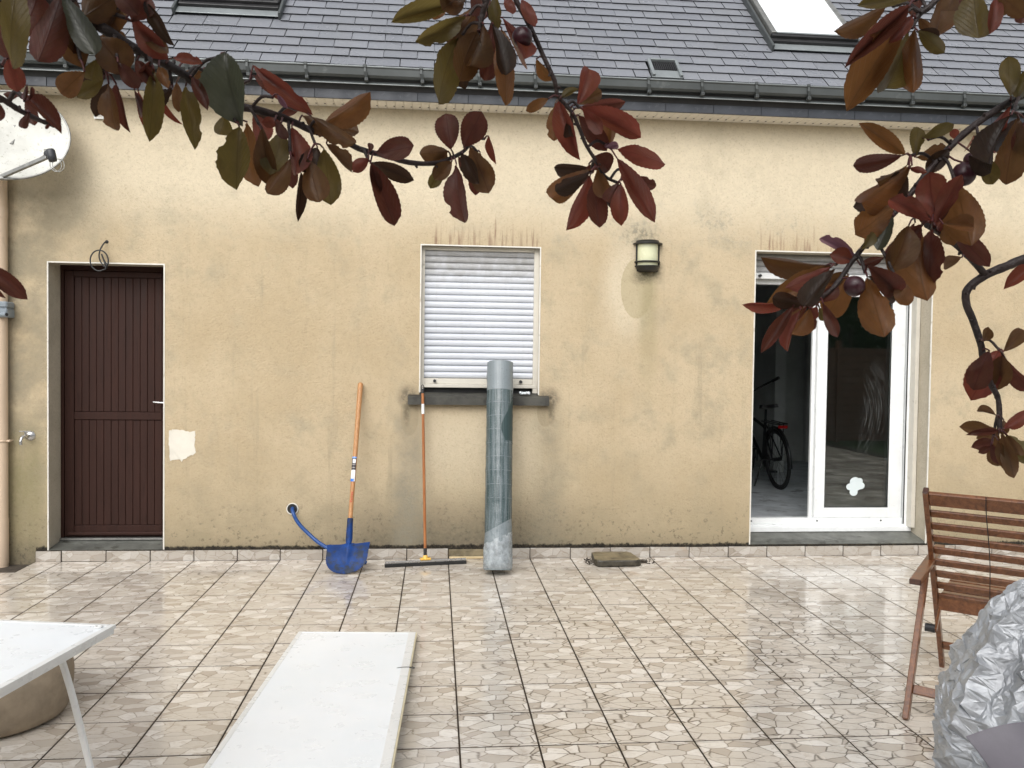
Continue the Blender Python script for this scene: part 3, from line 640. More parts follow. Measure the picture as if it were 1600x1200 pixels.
for q in ((a, a + 0.004, c, d), (b - 0.004, b, c, d), (a + 0.0041, b - 0.0041, c, c + 0.004), (a + 0.0041, b - 0.0041, d - 0.004, d)): m.box(q[0], q[1], sy0 + 0.006, sy0 + 0.0155, q[2], q[3])
m.build('gasket', MAT['black'], slider)
part('frame_groove', MAT['black'], slider, (6.998, 7.0044, GY - 0.0125, GY - 0.0022, 0.22, 2.29))
# second sash pushed behind the first
sy2 = GY + 0.062
m = MB(); m.box(6.165, 6.25, sy2, sy2 + 0.026, sz0, sz1); m.box(6.90, 6.99, sy2, sy2 + 0.026, sz0, sz1); m.box(6.2502, 6.8998, sy2, sy2 + 0.026, sz0, sz0 + 0.07); m.box(6.2502, 6.8998, sy2, sy2 + 0.026, sz1 - 0.07, sz1)
m.build('sash', MAT['pvc'], slider)
part('pane', MAT['glass'], slider, (6.2504, 6.8996, sy2 + 0.010, sy2 + 0.014, sz0 + 0.0702, sz1 - 0.0702))
for x in (5.63, 6.225, 6.81):
    m = MB(); m.tube([(x, GY + 0.0225, 0.243), (x, GY + 0.0175, 0.243)], 0.007, 10); m.build('drain_hole', MAT['black'], slider)
# flower sticker on the pane
fl = []
fc = Vector((6.575, sy0 + 0.0145, 0.545)); pet = [(0.0, 0.035, 0.045), (-0.048, -0.006, 0.030), (-0.012, -0.052, 0.034), (0.052, 0.004, 0.032), (0.040, 0.046, 0.026), (0.012, 0.0, 0.040)]
m = MB()
for k, (ax, az, r_) in enumerate(pet):
    y_ = fc.y - 0.0004 * k
    m.prism([(fc.x + ax + r_ * 1.1 * math.cos(t * math.pi / 9), fc.z + az + r_ * math.sin(t * math.pi / 9)) for t in range(18)], 'y', y_ - 0.0003, y_)
m.build('flower_sticker', MAT['sticker'], slider)
# partly lowered shutter above the sliding door
g2 = MB(); g2.box(SLD[0] + 0.0352, SLD[1] - 0.0402, GY - 0.034, GY - 0.0102, 2.36, SLD[3] - 0.004)
sh2 = g2.build('door_shutter', MAT['guide'], house, label='white roller shutter drawn up above the glazed door')
part('guide_rail', MAT['guide'], sh2, (SLD[1] - 0.040, SLD[1] - 0.006, GY - 0.085, GY - 0.0102, 0.2005, SLD[3] - 0.004)); part('guide_rail', MAT['guide'], sh2, (SLD[0] + 0.003, SLD[0] + 0.035, GY - 0.085, GY - 0.0102, 0.2005, SLD[3] - 0.004))
s2 = slat_mesh(SLD[0] + 0.03, SLD[1] - 0.042, 0.0522)
for i in range(3): inst('slat', s2, T(0, GY - 0.055, 2.392 + i * 0.0522), sh2)
part('bottom_bar', MAT['pvc'], sh2, (SLD[0] + 0.03, SLD[1] - 0.042, GY - 0.07, GY - 0.035, 2.338, 2.390), ch=0.003)
for x in (5.62, 6.93):
    m = MB(); m.tube([(x, GY - 0.07, 2.362), (x, GY - 0.098, 2.362)], 0.0125, 12); m.build('stop', MAT['black'], sh2)
m = MB(); m.prism([(0.013, 0.0), (0.36, 0.0), (0.36, 0.157), (0.245, 0.155), (0.06, 0.118), (0.013, 0.099)], 'x', SLD[0] + 0.001, SLD[1] - 0.001); m.build('doorstep', MAT['concrete'], house)
# ---- dim room behind the sliding door
m = MB(); m.box(3.2, 10.2, 0.362, 5.4, 0.02, 0.155); m.build('room_floor', MAT['room_floor'], house)
m = MB(); m.box(3.2, 10.2, 5.4, 5.5, 0.155, 2.7); m.box(3.1, 3.2, 0.362, 5.5, 0.02, 2.7); m.box(10.2, 10.3, 0.362, 1.6, 0.02, 2.7); m.box(10.2, 10.3, 3.6, 5.5, 0.02, 2.7); m.box(10.2, 10.3, 1.6, 3.6, 0.02, 0.9); m.box(10.2, 10.3, 1.6, 3.6, 2.3, 2.7); m.box(3.1, 10.3, 0.362, 5.5, 2.7, 2.8)  # opening in the right side wall is added, unseen, to let daylight in
m.box(7.45, 7.6, 4.2, 5.4, 0.155, 2.7); m.box(8.4, 8.8, 5.3, 5.4, 0.155, 2.7)
m.build('room_wall', MAT['grey_room'], house)
# ---- eaves: soffit boards, fascia panels, zinc gutter with hooks
SZ, FY = 3.596, -0.207
m = MB(); m.box(XL, XR, FY + 0.02, 0.05, SZ + 0.012, SZ + 0.05); soffit = m.build('soffit', MAT['soffit'], house)
m = MB(); m.box(-0.0322, 0.0322, FY + 0.022, WY - 0.002, SZ, SZ + 0.0115, 0, 0.0015); m.box(0.018, 0.030, -0.068, -0.048, SZ - 0.0006, SZ + 0.002, 1)
sbm = m.mesh('soffit_board', [MAT['soffit'], MAT['black']])
for i in range(-16, 136): inst('soffit_board', sbm, T(i * 0.067 + 0.03, 0, 0), soffit)
m = MB(); m.box(XL, -1.11, FY + 0.022, WY - 0.002, SZ, SZ + 0.0115); m.box(9.09, XR, FY + 0.022, WY - 0.002, SZ, SZ + 0.0115); m.build('outer_soffit', MAT['soffit'], soffit)
m = MB(); m.box(XL, XR, FY + 0.004, FY + 0.0195, SZ + 0.002, 3.76); fascia = m.build('fascia', MAT['fascia'], house)
m = MB(); m.box(-0.1935, 0.1935, FY - 0.004, FY + 0.0035, SZ - 0.001, 3.716, 0, 0.0015); fpm = m.mesh('fascia_panel', MAT['fascia']); rt = random.Random(6)
for i in range(-9, 27): inst('fascia_panel', fpm, T(0.183 + i * 0.39, rt.uniform(-.001, .001), rt.uniform(-.001, .001)), fascia)
GX0, GX1 = XL, XR
gut = MB()
gp = [(FY - 0.055, 3.693), (FY - 0.063, 3.697), (FY - 0.059, 3.704), (FY - 0.020, 3.730), (FY - 0.016, 3.735), (FY - 0.070, 3.737), (FY - 0.088, 3.752), (FY - 0.095, 3.800), (FY - 0.103, 3.806), (FY - 0.101, 3.815), (FY - 0.090, 3.815), (FY - 0.084, 3.765), (FY - 0.07, 3.748), (FY + 0.015, 3.748), (FY + 0.015, 3.7225), (FY - 0.014, 3.722), (FY - 0.045, 3.697)]
gut.prism(gp, 'x', GX0, GX1)
gutter = gut.build('gutter', MAT['zinc'], house)
m = MB(); m.tube([(GX0, FY - 0.060, 3.694), (GX1, FY - 0.060, 3.694)], 0.0042, 6); m.build('drip_edge', MAT['zinc_lt'], gutter)
m = MB(); m.tube([(GX0, FY - 0.099, 3.813), (GX1, FY - 0.099, 3.813)], 0.0045, 6); m.build('gutter_bead', MAT['zinc_lt'], gutter)
hk = MB()
hk.beam((0, FY - 0.101, 3.822), (0, FY - 0.108, 3.770), 0.018, 0.005, (0, -1, 0.2), 0, 0.001); hk.beam((0.005, FY - 0.108, 3.772), (0.010, FY - 0.090, 3.728), 0.022, 0.006, (0, -1, 0.2), 0, 0.001)
hk.box(-0.003, 0.024, FY - 0.104, FY - 0.066, 3.706, 3.730, 0, 0.003); hk.box(-0.013, 0.013, FY - 0.111, FY - 0.093, 3.803, 3.826, 0, 0.003)
hk.box(0.004, 0.017, FY - 0.1052, FY - 0.1035, 3.714, 3.723, 1)
hkm = hk.mesh('gutter_hook', [MAT['zinc'], MAT['black']]); rt = random.Random(9)
for i in range(-14, 31): inst('gutter_hook', hkm, T(2.319 + i * 0.4345 + rt.uniform(-.012, .012), 0, 0), gutter)
# ---- slate roof, 45 degrees
RY, RZ = -0.270, 3.818                      # lower edge of the roof plane
S2 = math.sqrt(0.5)
def rp(x, s, n=0.0): return Vector((x, RY + s * S2 - n * S2, RZ + s * S2 + n * S2))
m = MB(); a = [rp(XL, -0.02, -0.03), rp(XR, -0.02, -0.03), rp(XR, 5.4, -0.03), rp(XL, 5.4, -0.03)]; b = [p + Vector((0, 0.05, -0.12)) for p in a]
m.add(a + b, [(0, 1, 2, 3), (7, 6, 5, 4), (0, 4, 5, 1), (1, 5, 6, 2), (2, 6, 7, 3), (3, 7, 4, 0)]); roof = m.build('roof', MAT['black'], house)
SW, SR, S00 = 0.2615, 0.1405, 0.022
SKY = [(0.745, 1.600, 0.765), (5.665, 6.495, 0.615)]         # x from, x to, lower edge along the slope
VENT = (4.535, 4.80)
# one slate in roof coordinates: x across, y up the slope, z out of the roof
L_ = 0.285
def slate_geo(m, wd, mx=None):
    w2 = wd / 2; vs = [(-w2, 0, 0.004), (w2, 0, 0.004), (w2, L_, -0.018), (-w2, L_, -0.018), (-w2, 0.0, -0.003), (w2, 0.0, -0.003), (w2, L_, -0.025), (-w2, L_, -0.025)]
    if mx is not None: vs = [mx @ Vector(p) for p in vs]
    m.add(vs, [(0, 1, 2, 3)], 0); m.add(vs, [(7, 6, 5, 4), (0, 4, 5, 1), (1, 5, 6, 2), (2, 6, 7, 3), (3, 7, 4, 0)], 1); return m
sm1 = slate_geo(MB(), SW - 0.006)
sm1.box(-0.002, 0.002, -0.004, 0.016, -0.002, 0.0065, 2)
slm = sm1.mesh('slate', [MAT['slate'], MAT['slate_edge'], MAT['zinc_lt']])
RM = Matrix(((1, 0, 0), (0, S2, -S2), (0, S2, S2))).to_4x4()
rt = random.Random(21); cnt = 0; up = MB()
def halfmesh(wd): return slate_geo(MB(), wd).mesh('slate', [MAT['slate'], MAT['slate_edge']])
for r_ in range(0, 39):
    s = S00 + r_ * SR
    for i in range(-24, 52):
        x = 5.458 + SW / 2 + (i - 20) * SW + (SW / 2 if r_ % 2 else 0) + rt.uniform(-.002, .002)
        xa, xb = x - SW / 2 + .003, x + SW / 2 - .003
        cuts = [(p, q) for p, q, s0 in SKY if s + 0.5 * SR > s0 and s < s0 + 1.5]
        if r_ < 2: cuts.append(VENT)
        segs = [(xa, xb)]
        for p, q in cuts: segs = [t for a_, b_ in segs for t in ((a_, min(b_, p)), (max(a_, q), b_)) if t[1] - t[0] > 0.02]
        jit = (rt.gauss(0, .003), rt.gauss(0, .002), rt.uniform(-.001, .0015))
        pr_ = proj(rp(x, s)); vis = -40 < pr_[0] < 1640 and pr_[1] > -12 and r_ < 9
        for xa_, xb_ in segs:
            xm = (xa_ + xb_) / 2
            if vis and cnt < 298:
                cnt += 1
                me = slm if xb_ - xa_ > SW - 0.01 else halfmesh(xb_ - xa_)
                mx = T(*rp(xm, s + jit[0], 0.004 + jit[2])) @ RM @ Euler((0, 0, jit[1])).to_matrix().to_4x4()
                inst('slate', me, mx, roof)
            else: slate_geo(up, xb_ - xa_, T(*rp(xm, s + jit[0], 0.004 + jit[2])) @ RM @ Euler((0, 0, jit[1])).to_matrix().to_4x4())
us = up.build('upper_slates', [MAT['slate'], MAT['slate_edge']], roof); tag(us, kind='stuff')
# small roof vent above the gutter
def rbox(m, x0, x1, s0, s1, n0, n1, mi=0, ch=0.0):
    mx = T(0, RY, RZ) @ RM; m.box(x0, x1, s0, s1, n0, n1, mi, ch, mx)
m = MB(); vx = 4.546
rbox(m, vx, vx + 0.247, 0.035, 0.150, 0.0, 0.012, 0, 0.002); rbox(m, vx, vx + 0.025, 0.04, 0.30, 0.012, 0.034, 0, 0.003); rbox(m, vx + 0.222, vx + 0.247, 0.04, 0.30, 0.012, 0.034, 0, 0.003); rbox(m, vx + 0.0255, vx + 0.2215, 0.285, 0.305, 0.005, 0.038, 0, 0.003)
vent = m.build('roof_vent', MAT['zinc_lt'], house)
m = MB()
for k in range(12): rbox(m, vx + 0.028 + k * 0.0162, vx + 0.037 + k * 0.0162, 0.151, 0.284, 0.004, 0.018)
rbox(m, vx + 0.0258, vx + 0.2212, 0.151, 0.284, -0.002, 0.004); m.build('vent_grille', MAT['black'], vent)
# skylights
for (x0, x1, s0) in SKY:
    big = x0 > 3
    m = MB(); rbox(m, x0 + 0.023, x1 - 0.023, s0, s0 + 0.098, 0.014, 0.022, 0, 0.002)
    sk_ = m.build('skylight', MAT['zinc_lt'], house, label='roof window with opaque white pane' if big else None)
    for a_, b_ in ((x0, x0 + 0.022), (x1 - 0.022, x1)):
        m = MB(); rbox(m, a_, b_, s0 - 0.01, s0 + 1.48, -0.02, 0.058, 0, 0.004); m.build('flashing', MAT['zinc'], sk_)
    m = MB(); rbox(m, x0 + 0.03, x1 - 0.03, s0 + 0.099, s0 + 0.142, 0.0, 0.05, 0, 0.004); m.build('lower_frame', MAT['black'], sk_)
    m = MB(); rbox(m, x0 + 0.035, x1 - 0.035, s0 + 0.1425, s0 + 0.185, 0.02, 0.076, 0, 0.004); m.build('lower_sash', MAT['black'], sk_)
    for a_, b_ in ((x0 + 0.036, x0 + 0.082), (x1 - 0.082, x1 - 0.036)):
        m = MB(); rbox(m, a_, b_, s0 + 0.186, s0 + 1.40, 0.0, 0.088, 0, 0.005); m.build('side_frame', MAT['galv'], sk_)
    m = MB(); rbox(m, x0 + 0.023, x1 - 0.023, s0 + 1.41, s0 + 1.50, 0.0, 0.09, 0, 0.005); m.build('upper_frame', MAT['galv'], sk_)
    m = MB(); rbox(m, x0 + 0.083, x1 - 0.083, s0 + 0.176, s0 + 0.196, 0.0765, 0.084, 0, 0.002); m.build('glazing_bead', MAT['zinc_lt'], sk_)
    m = MB(); rbox(m, x0 + 0.0825, x1 - 0.0825, s0 + 0.1965, s0 + 1.40, 0.05, 0.076); m.build('pane', MAT['white_pane'], sk_)
# small white bracket high on the wall
m = MB(); m.box(0.245, 0.320, -0.012, 0.0115, 3.520, 3.532); m.box(0.245, 0.257, -0.010, 0.0115, 3.425, 3.5198); m.box(0.2572, 0.318, -0.010, 0.0115, 3.425, 3.434); m.box(0.308, 0.320, -0.010, 0.0115, 3.4342, 3.5198); m.box(0.2572, 0.3078, 0.002, 0.0115, 3.4342, 3.5198, 1)
m.build('vent_cover', [MAT['white'], MAT['guide']], house)
# sleeve of the hose hole
m = MB(); m.lathe([(0.047, 0.0), (0.047, 0.012), (0.040, 0.012), (0.040, -0.02)], (1.757, WY - 0.001, 0.408), 24, 0, mx=Matrix.Rotation(R(90), 3, 'X')); m.build('pipe_sleeve', MAT['bead'], wall)
m = MB(); m.lathe([(0.0, 0.003), (0.040, 0.003)], (1.757, WY - 0.001, 0.408), 24, 0, mx=Matrix.Rotation(R(90), 3, 'X')); m.build('pipe_bore', MAT['black'], wall)

# ================================================================== THINGS ON THE WALL
# wall lamp
t = thing('wall_lamp', 'black and cream half round lamp fixed to the rendered wall', 'lamp', (4.598, 0.0, 2.36))
lx, ly = 4.598, WY
def half(m, prof, mi=0): m.lathe(prof, (lx, ly, 0), 24, mi, math.pi, 2 * math.pi); return m
m = MB(); m.box(lx - 0.088, lx + 0.088, ly - 0.012, ly - 0.0005, 2.355, 2.600, 0, 0.003); m.build('back_plate', MAT['lampmetal'], t)
half(MB(), [(0.0, 2.575), (0.122, 2.575), (0.122, 2.583), (0.100, 2.586), (0.092, 2.606), (0.0, 2.610)]).build('cap', MAT['lampmetal'], t)
half(MB(), [(0.084, 2.395), (0.086, 2.40), (0.086, 2.574)]).build('glass_shade', MAT['cream'], t)
half(MB(), [(0.088, 2.425), (0.106, 2.425), (0.108, 2.431), (0.106, 2.437), (0.088, 2.437)]).build('band', MAT['lampmetal'], t)
half(MB(), [(0.0, 2.352), (0.07, 2.352), (0.086, 2.366), (0.094, 2.388), (0.104, 2.392), (0.104, 2.400), (0.0, 2.401)]).build('base_cup', MAT['lampmetal'], t)
for s_ in (-1, 1):
    m = MB(); m.tube([(lx + s_ * 0.094, ly - 0.012, 2.395), (lx + s_ * 0.094, ly - 0.012, 2.58)], 0.005, 8); m.build('side_rod', MAT['lampmetal'], t)
# coiled cable above the brown door
t = thing('loose_cable', 'black coiled electric cable hanging from the wall above the brown door', 'cable', (0.334, 0.0, 2.30))
pts = [(0.334, WY + 0.01, 2.487), (0.332, -0.012, 2.483), (0.318, -0.03, 2.455), (0.301, -0.035, 2.415), (0.294, -0.035, 2.37), (0.305, -0.035, 2.33), (0.33, -0.04, 2.295), (0.352, -0.04, 2.283)]
pts += [(0.300 + 0.066 * math.cos(a), -0.045 - 0.006 * a / 6, 2.335 + 0.079 * math.sin(a)) for a in [R(-40 + 24 * k) for k in range(16)]]
pts += [(0.318, -0.05, 2.385), (0.335, -0.048, 2.34), (0.352, -0.05, 2.315), (0.362, -0.052, 2.30)]
MB().tube(smoothpath(pts, 5), 0.0055, 8).build('cable', MAT['black'], t)
MB().lathe([(0.0, 0.004), (0.012, 0.003), (0.014, 0.0)], (0.334, WY - 0.0003, 2.487), 12, 0, mx=Matrix.Rotation(R(90), 3, 'X')).build('grommet', MAT['black'], t)
# tap
t = thing('garden_tap', 'small chrome tap on the wall between drainpipe and brown door', 'tap', (-0.24, 0, 0.98))
tx, tz = -0.236, 0.98
MB().lathe([(0.0, 0.022), (0.030, 0.018), (0.040, 0.0)], (tx, WY, tz), 20, 0, mx=Matrix.Rotation(R(90), 3, 'X')).build('wall_flange', MAT['metal'], t)
MB().tube(smoothpath([(tx, WY, tz), (tx - 0.004, -0.05, tz), (tx - 0.012, -0.085, tz - 0.004), (tx - 0.016, -0.10, tz - 0.03), (tx - 0.016, -0.10, tz - 0.06)]), [0.013] * 12 + [0.011] * 13, 10).build('spout', MAT['metal'], t)
m = MB(); m.tube([(tx - 0.004, -0.055, tz), (tx - 0.004, -0.055, tz + 0.035)], 0.008, 8); m.beam((tx - 0.05, -0.055, tz + 0.038), (tx + 0.042, -0.055, tz + 0.038), 0.012, 0.008); m.build('lever', MAT['metal'], t)
# drainpipe with rain diverter
t = thing('drainpipe', 'sand coloured drainpipe running down the wall left of the tap', 'pipe', (-0.42, -0.045, 0))
pm = MB(); pm.tube([(-0.420, -0.045, -0.06), (-0.420, -0.045, 3.45), (-0.420, -0.10, 3.62), (-0.420, -0.20, 3.76)], 0.046, 20); pm.tube([(-0.420, -0.045, 0.0), (-0.420, -0.045, 0.35)], 0.0485, 20); pm.tube([(-0.420, -0.045, 2.64), (-0.420, -0.045, 2.72)], 0.049, 20)
pm.build('pipe', MAT['pipe'], t)
for z in (0.945, 2.2, 3.2):
    m = MB(); m.lathe([(0.047, -0.008), (0.0495, -0.008), (0.0495, 0.008), (0.047, 0.008)], (-0.420, -0.045, z), 20); m.box(-0.378, -0.352, -0.062, -0.028, z - 0.008, z + 0.008, 0, 0.003); m.tube([(-0.362, -0.03, z), (-0.362, WY, z)], 0.004, 6); m.build('pipe_bracket', MAT['pipe'], t)
m = MB(); m.box(-0.492, -0.342, -0.118, 0.005, 1.885, 1.952, 0, 0.008); m.box(-0.487, -0.347, -0.112, 0.0, 1.9525, 1.957); m.box(-0.492, -0.342, -0.118, 0.005, 1.9575, 2.005, 0, 0.010); m.tube([(-0.40, -0.10, 1.905), (-0.335, -0.135, 1.905)], 0.017, 14)
m.build('rain_diverter', MAT['bluegrey'], t)
m = MB(); m.tube([(-0.335, -0.135, 1.905), (-0.3335, -0.1358, 1.905)], 0.012, 14); m.build('diverter_outlet', MAT['black'], t)
# satellite dish
t = thing('satellite_dish', 'white satellite dish stained with lichen under the eaves', 'satellite dish', (-0.2, -0.05, 3.2))
dc = Vector((-0.235, -0.30, 3.195)); dn = Vector((0.24, -0.93, 0.27)).normalized()
du = Vector((0, 0, 1)).cross(dn).normalized(); dv = dn.cross(du)
if du.x < 0: du = -du
m = MB(); nr, ns = 12, 56; vs = []
def dishp(r_, a, off=0.0):
    return dc + du * (0.402 * r_ * math.cos(a)) + dv * (0.352 * r_ * math.sin(a)) + dn * (0.085 * r_ * r_ - 0.06 + off)
for i in range(nr + 1):
    for k in range(ns): vs.append(dishp(i / nr, 2 * math.pi * k / ns))
fs = [(i * ns + k, i * ns + (k + 1) % ns, (i + 1) * ns + (k + 1) % ns, (i + 1) * ns + k) for i in range(nr) for k in range(ns)]
m.add(vs, fs, 0, True); m.add([p - dn * 0.006 for p in vs], [f[::-1] for f in fs], 0, True)
ring = [dishp(1.0, 2 * math.pi * k / ns) for k in range(ns + 1)]
m.build('reflector', MAT['dish'], t)
MB().tube(ring, 0.0075, 8, cap=False).build('rim', MAT['galv'], t)
ab = dishp(0.96, R(-97)) - dn * 0.02; lnb = Vector((0.190, -0.60, 3.00))
m = MB(); m.beam(ab, lnb - (lnb - ab).normalized() * 0.04, 0.030, 0.022, dn, 0, 0.003); m.box(-0.05, 0.05, -0.03, 0.03, -0.012, 0.012, 0, 0.004, T(*ab)); m.build('feed_arm', MAT['galv'], t)
ax = (dc - lnb).normalized(); q = ax.to_track_quat('Z', 'Y').to_matrix()
MB().lathe([(0, -0.055), (0.026, -0.052), (0.030, -0.02), (0.030, 0.02), (0.024, 0.032), (0.0, 0.034)], lnb + Vector((0, 0, 0.01)), 20, 0, mx=Matrix.Rotation(R(-14), 3, 'Y')).build('converter_head', MAT['dgrey'], t)
MB().lathe([(0, 0.0), (0.022, 0.0), (0.026, 0.05), (0.0, 0.055)], lnb, 16, 0, mx=q).build('feed_horn', MAT['dgrey'], t)
lc = MB()
for o_ in (-0.008, 0.010): lc.tube(smoothpath([lnb + Vector((o_, 0, -0.045)), lnb + Vector((o_ + 0.004, 0, -0.085)), lnb + Vector((o_ + 0.045, -0.01, -0.115)), lnb + Vector((o_ + 0.08, -0.01, -0.085)), lnb + Vector((o_ + 0.065, 0, -0.03)), lnb + Vector((0.01, 0.02, -0.02))]), 0.0028, 6)
lc.tube(smoothpath([lnb + Vector((-0.02, 0.02, 0.03)), lnb + Vector((-0.06, 0.03, 0.045)), lnb + Vector((-0.075, 0.04, 0.0)), ab + Vector((0.05, 0.05, 0.06)), ab]), 0.003, 6)
lc.build('antenna_cable', MAT['galv'], t)
m = MB(); m.beam((-0.24, WY, 3.12), (-0.24, -0.22, 3.12), 0.04, 0.04); m.tube([(-0.24, -0.20, 3.0), (-0.24, -0.20, 3.3)], 0.02, 12); m.box(-0.32, -0.16, 0.0, 0.0118, 3.02, 3.22, 0, 0.002); m.beam((-0.24, -0.20, 3.15), dc - dn * 0.066, 0.05, 0.06); m.build('mount', MAT['galv'], t)
# blue hose
t = thing('blue_hose', 'blue water hose coming out of a hole low in the wall', 'hose', (1.757, -0.05, 0.3))
MB().tube(smoothpath([(1.757, 0.30, 0.412), (1.757, 0.02, 0.412), (1.772, -0.045, 0.385), (1.80, -0.06, 0.33), (1.84, -0.07, 0.28), (1.90, -0.085, 0.225), (1.97, -0.11, 0.17), (2.05, -0.13, 0.125), (2.14, -0.15, 0.085), (2.24, -0.17, 0.045), (2.36, -0.175, 0.015)]), 0.0145, 12).build('hose_pipe', MAT['hose'], t)
# ================================================================== THINGS LEANING ON THE WALL
# shovel
t = thing('shovel', 'blue round mouth shovel with ash handle leaning on the wall', 'shovel', (2.23, -0.48, 0))
ha, hb = Vector((2.243, -0.318, 0.372)), Vector((2.286, -0.012, 1.418))
hd = (hb - ha).normalized()
MB().tube([ha - hd * 0.05, ha + hd * 0.4, hb - hd * 0.12, hb - hd * 0.012, hb], [0.0165, 0.018, 0.0205, 0.021, 0.012], 14).build('handle', MAT['ash'], t)
bl = MB(); nu, nv = 22, 22; tip = Vector((2.226, -0.478, 0.004)); topc = Vector((2.238, -0.352, 0.205))
bu = Vector((1, 0.02, 0.06)).normalized(); bvx = (tip - topc); bn = bu.cross(bvx).normalized()
if bn.y > 0: bn = -bn
vs = []
for j in range(nv + 1):
    f_ = j / nv
    hw = 0.160 - 0.012 * f_ if f_ < 0.45 else 0.1546 * math.sqrt(max(0.0, 1 - ((f_ - 0.45) / 0.55) ** 2.3))
    for i in range(nu + 1):
        u_ = -1 + 2 * i / nu
        rib = 0.030 * max(0.0, 1 - abs(u_) * hw / (0.045 * (1 - f_ * 0.85) + 0.004)) * max(0.0, 1 - f_ / 0.8)
        vs.append(topc + bvx * f_ + bu * (u_ * hw) + bn * (0.017 * u_ * u_ * (1 - 0.3 * f_) + rib - 0.008 + 0.02 * math.sin(f_ * 3.1)))
fs = [(j * (nu + 1) + i, j * (nu + 1) + i + 1, (j + 1) * (nu + 1) + i + 1, (j + 1) * (nu + 1) + i) for j in range(nv) for i in range(nu)]
bl.add(vs, fs, 0, True); bl.add([p - bn * 0.003 for p in vs], [f[::-1] for f in fs], 0, True)
bl.build('blade', MAT['blue'], t)
MB().tube(smoothpath([topc + bvx * 0.10 + bn * 0.010, topc + Vector((0.001, 0.006, 0.03)), ha + (topc - ha) * 0.55, ha - hd * 0.02, ha + hd * 0.02], 4), [0.010, 0.014, 0.021, 0.024, 0.0255, 0.026, 0.0255, 0.025, 0.0245, 0.024, 0.0235, 0.023, 0.0225, 0.0225, 0.0225, 0.0225, 0.0225], 16).build('socket', MAT['blue'], t)
# printed label and red lettering on the handle
hx = hd.orthogonal().normalized(); fwd = Vector((0, -1, 0)); fwd = (fwd - hd * fwd.dot(hd)).normalized(); hr = hd.cross(fwd).normalized()
if hr.x < 0: hr = -hr
def sleeve(s0, s1, rad, mat, name, a0=-75, a1=75):
    m = MB(); n = 12; vs = []
    for s_ in (s0, s1):
        for k in range(n + 1):
            a = R(a0 + (a1 - a0) * k / n); vs.append(ha + hd * s_ + (fwd * math.cos(a) + hr * math.sin(a)) * rad)
    m.add(vs, [(k, k + 1, n + 2 + k, n + 1 + k) for k in range(n)], 0, True); return m.build(name, mat, t)
r0 = 0.0200
sleeve(0.480, 0.492, r0 + .0004, MAT['lab_lb'], 'label_band', -78, 45); sleeve(0.390, 0.4798, r0 + .0003, MAT['lab_k'], 'label_panel', -78, 42)
sleeve(0.442, 0.474, r0 + .0008, MAT['lab_w'], 'label_panel', -38, 30); sleeve(0.300, 0.3898, r0 + .0002, MAT['lab_w'], 'label_panel', -75, 40); sleeve(0.300, 0.322, r0 + .0007, MAT['lab_b'], 'label_panel', -70, 15)
for z_ in (0.405, 0.428): sleeve(z_, z_ + 0.006, r0 + .0007, MAT['lab_g'], 'label_stripe', -60, 30)
def lettering(txt, size, origin, xdir, ydir, mat, parent, name='lettering', align='LEFT'):
    cu = bpy.data.curves.new(name, 'FONT'); cu.body = txt; cu.size = size; cu.extrude = 0.0002; cu.align_x = align; cu.resolution_u = 2
    o = bpy.data.objects.new(name, cu); COL.objects.link(o); bpy.context.view_layer.update()
    me = bpy.data.meshes.new_from_object(o); bpy.data.objects.remove(o); zdir = Vector(xdir).cross(Vector(ydir))
    mx = Matrix((xdir, ydir, zdir)).transposed().to_4x4(); mx.translation = origin; me.transform(mx); me.materials.clear(); me.materials.append(mat)
    ob = bpy.data.objects.new(name, me); COL.objects.link(ob); ob.parent = parent; ob.matrix_parent_inverse = Matrix.Translation(parent.location).inverted(); return ob
lettering('Perrex', 0.030, ha + hd * 0.140 + fwd * (r0 + 0.001) + hr * 0.008, hd, -hr, MAT['lab_r'], t)
# squeegee
t = thing('floor_squeegee', 'long floor squeegee with thin orange wooden stick leaning on the window sill', 'squeegee', (2.82, -0.21, 0))
sa, sb = Vector((2.815, -0.212, 0.075)), Vector((2.779, -0.070, 1.352))
sdr = (sb - sa).normalized()
MB().tube([sa, sb], 0.0115, 12).build('stick', MAT['pine'], t)
m = MB(); m.tube([sb - sdr * 0.01, sb + sdr * 0.025], [0.0135, 0.0125], 12); m.tube(smoothpath([sb + sdr * 0.02 + Vector((-0.008, 0, 0)), sb + sdr * 0.045 + Vector((-0.009, 0, 0)), sb + sdr * 0.058, sb + sdr * 0.045 + Vector((0.009, 0, 0)), sb + sdr * 0.02 + Vector((0.008, 0, 0))]), 0.0035, 6); m.build('hanging_loop', MAT['black'], t)
MB().tube([sa + sdr * 0.195, sa + sdr * 0.32], 0.0122, 12, cap=False).build('paper_label', MAT['lab_w'], t) if False else None
m = MB(); m.tube([sb - sdr * 0.175, sb - sdr * 0.095], 0.0121, 12); m.build('paper_label', MAT['lab_w'], t)
m = MB(); m.tube([sa - sdr * 0.005, sa + sdr * 0.06], 0.0145, 12); m.build('ferrule', MAT['black'], t)
e0, e1 = Vector((2.508, -0.268, 0)), Vector((3.134, -0.168, 0)); ed = (e1 - e0).normalized()
m = MB(); m.beam(e0 + Vector((0, 0, 0.036)), e1 + Vector((0, 0, 0.036)), 0.022, 0.018); m.build('clamp_rail', MAT['metal'], t)
m = MB(); m.beam(e0 + Vector((0, 0, 0.0135)) - ed * 0.004, e1 + Vector((0, 0, 0.0135)) + ed * 0.004, 0.030, 0.026, mi=0, ch=0.004); m.build('rubber_blade', MAT['rubber'], t)
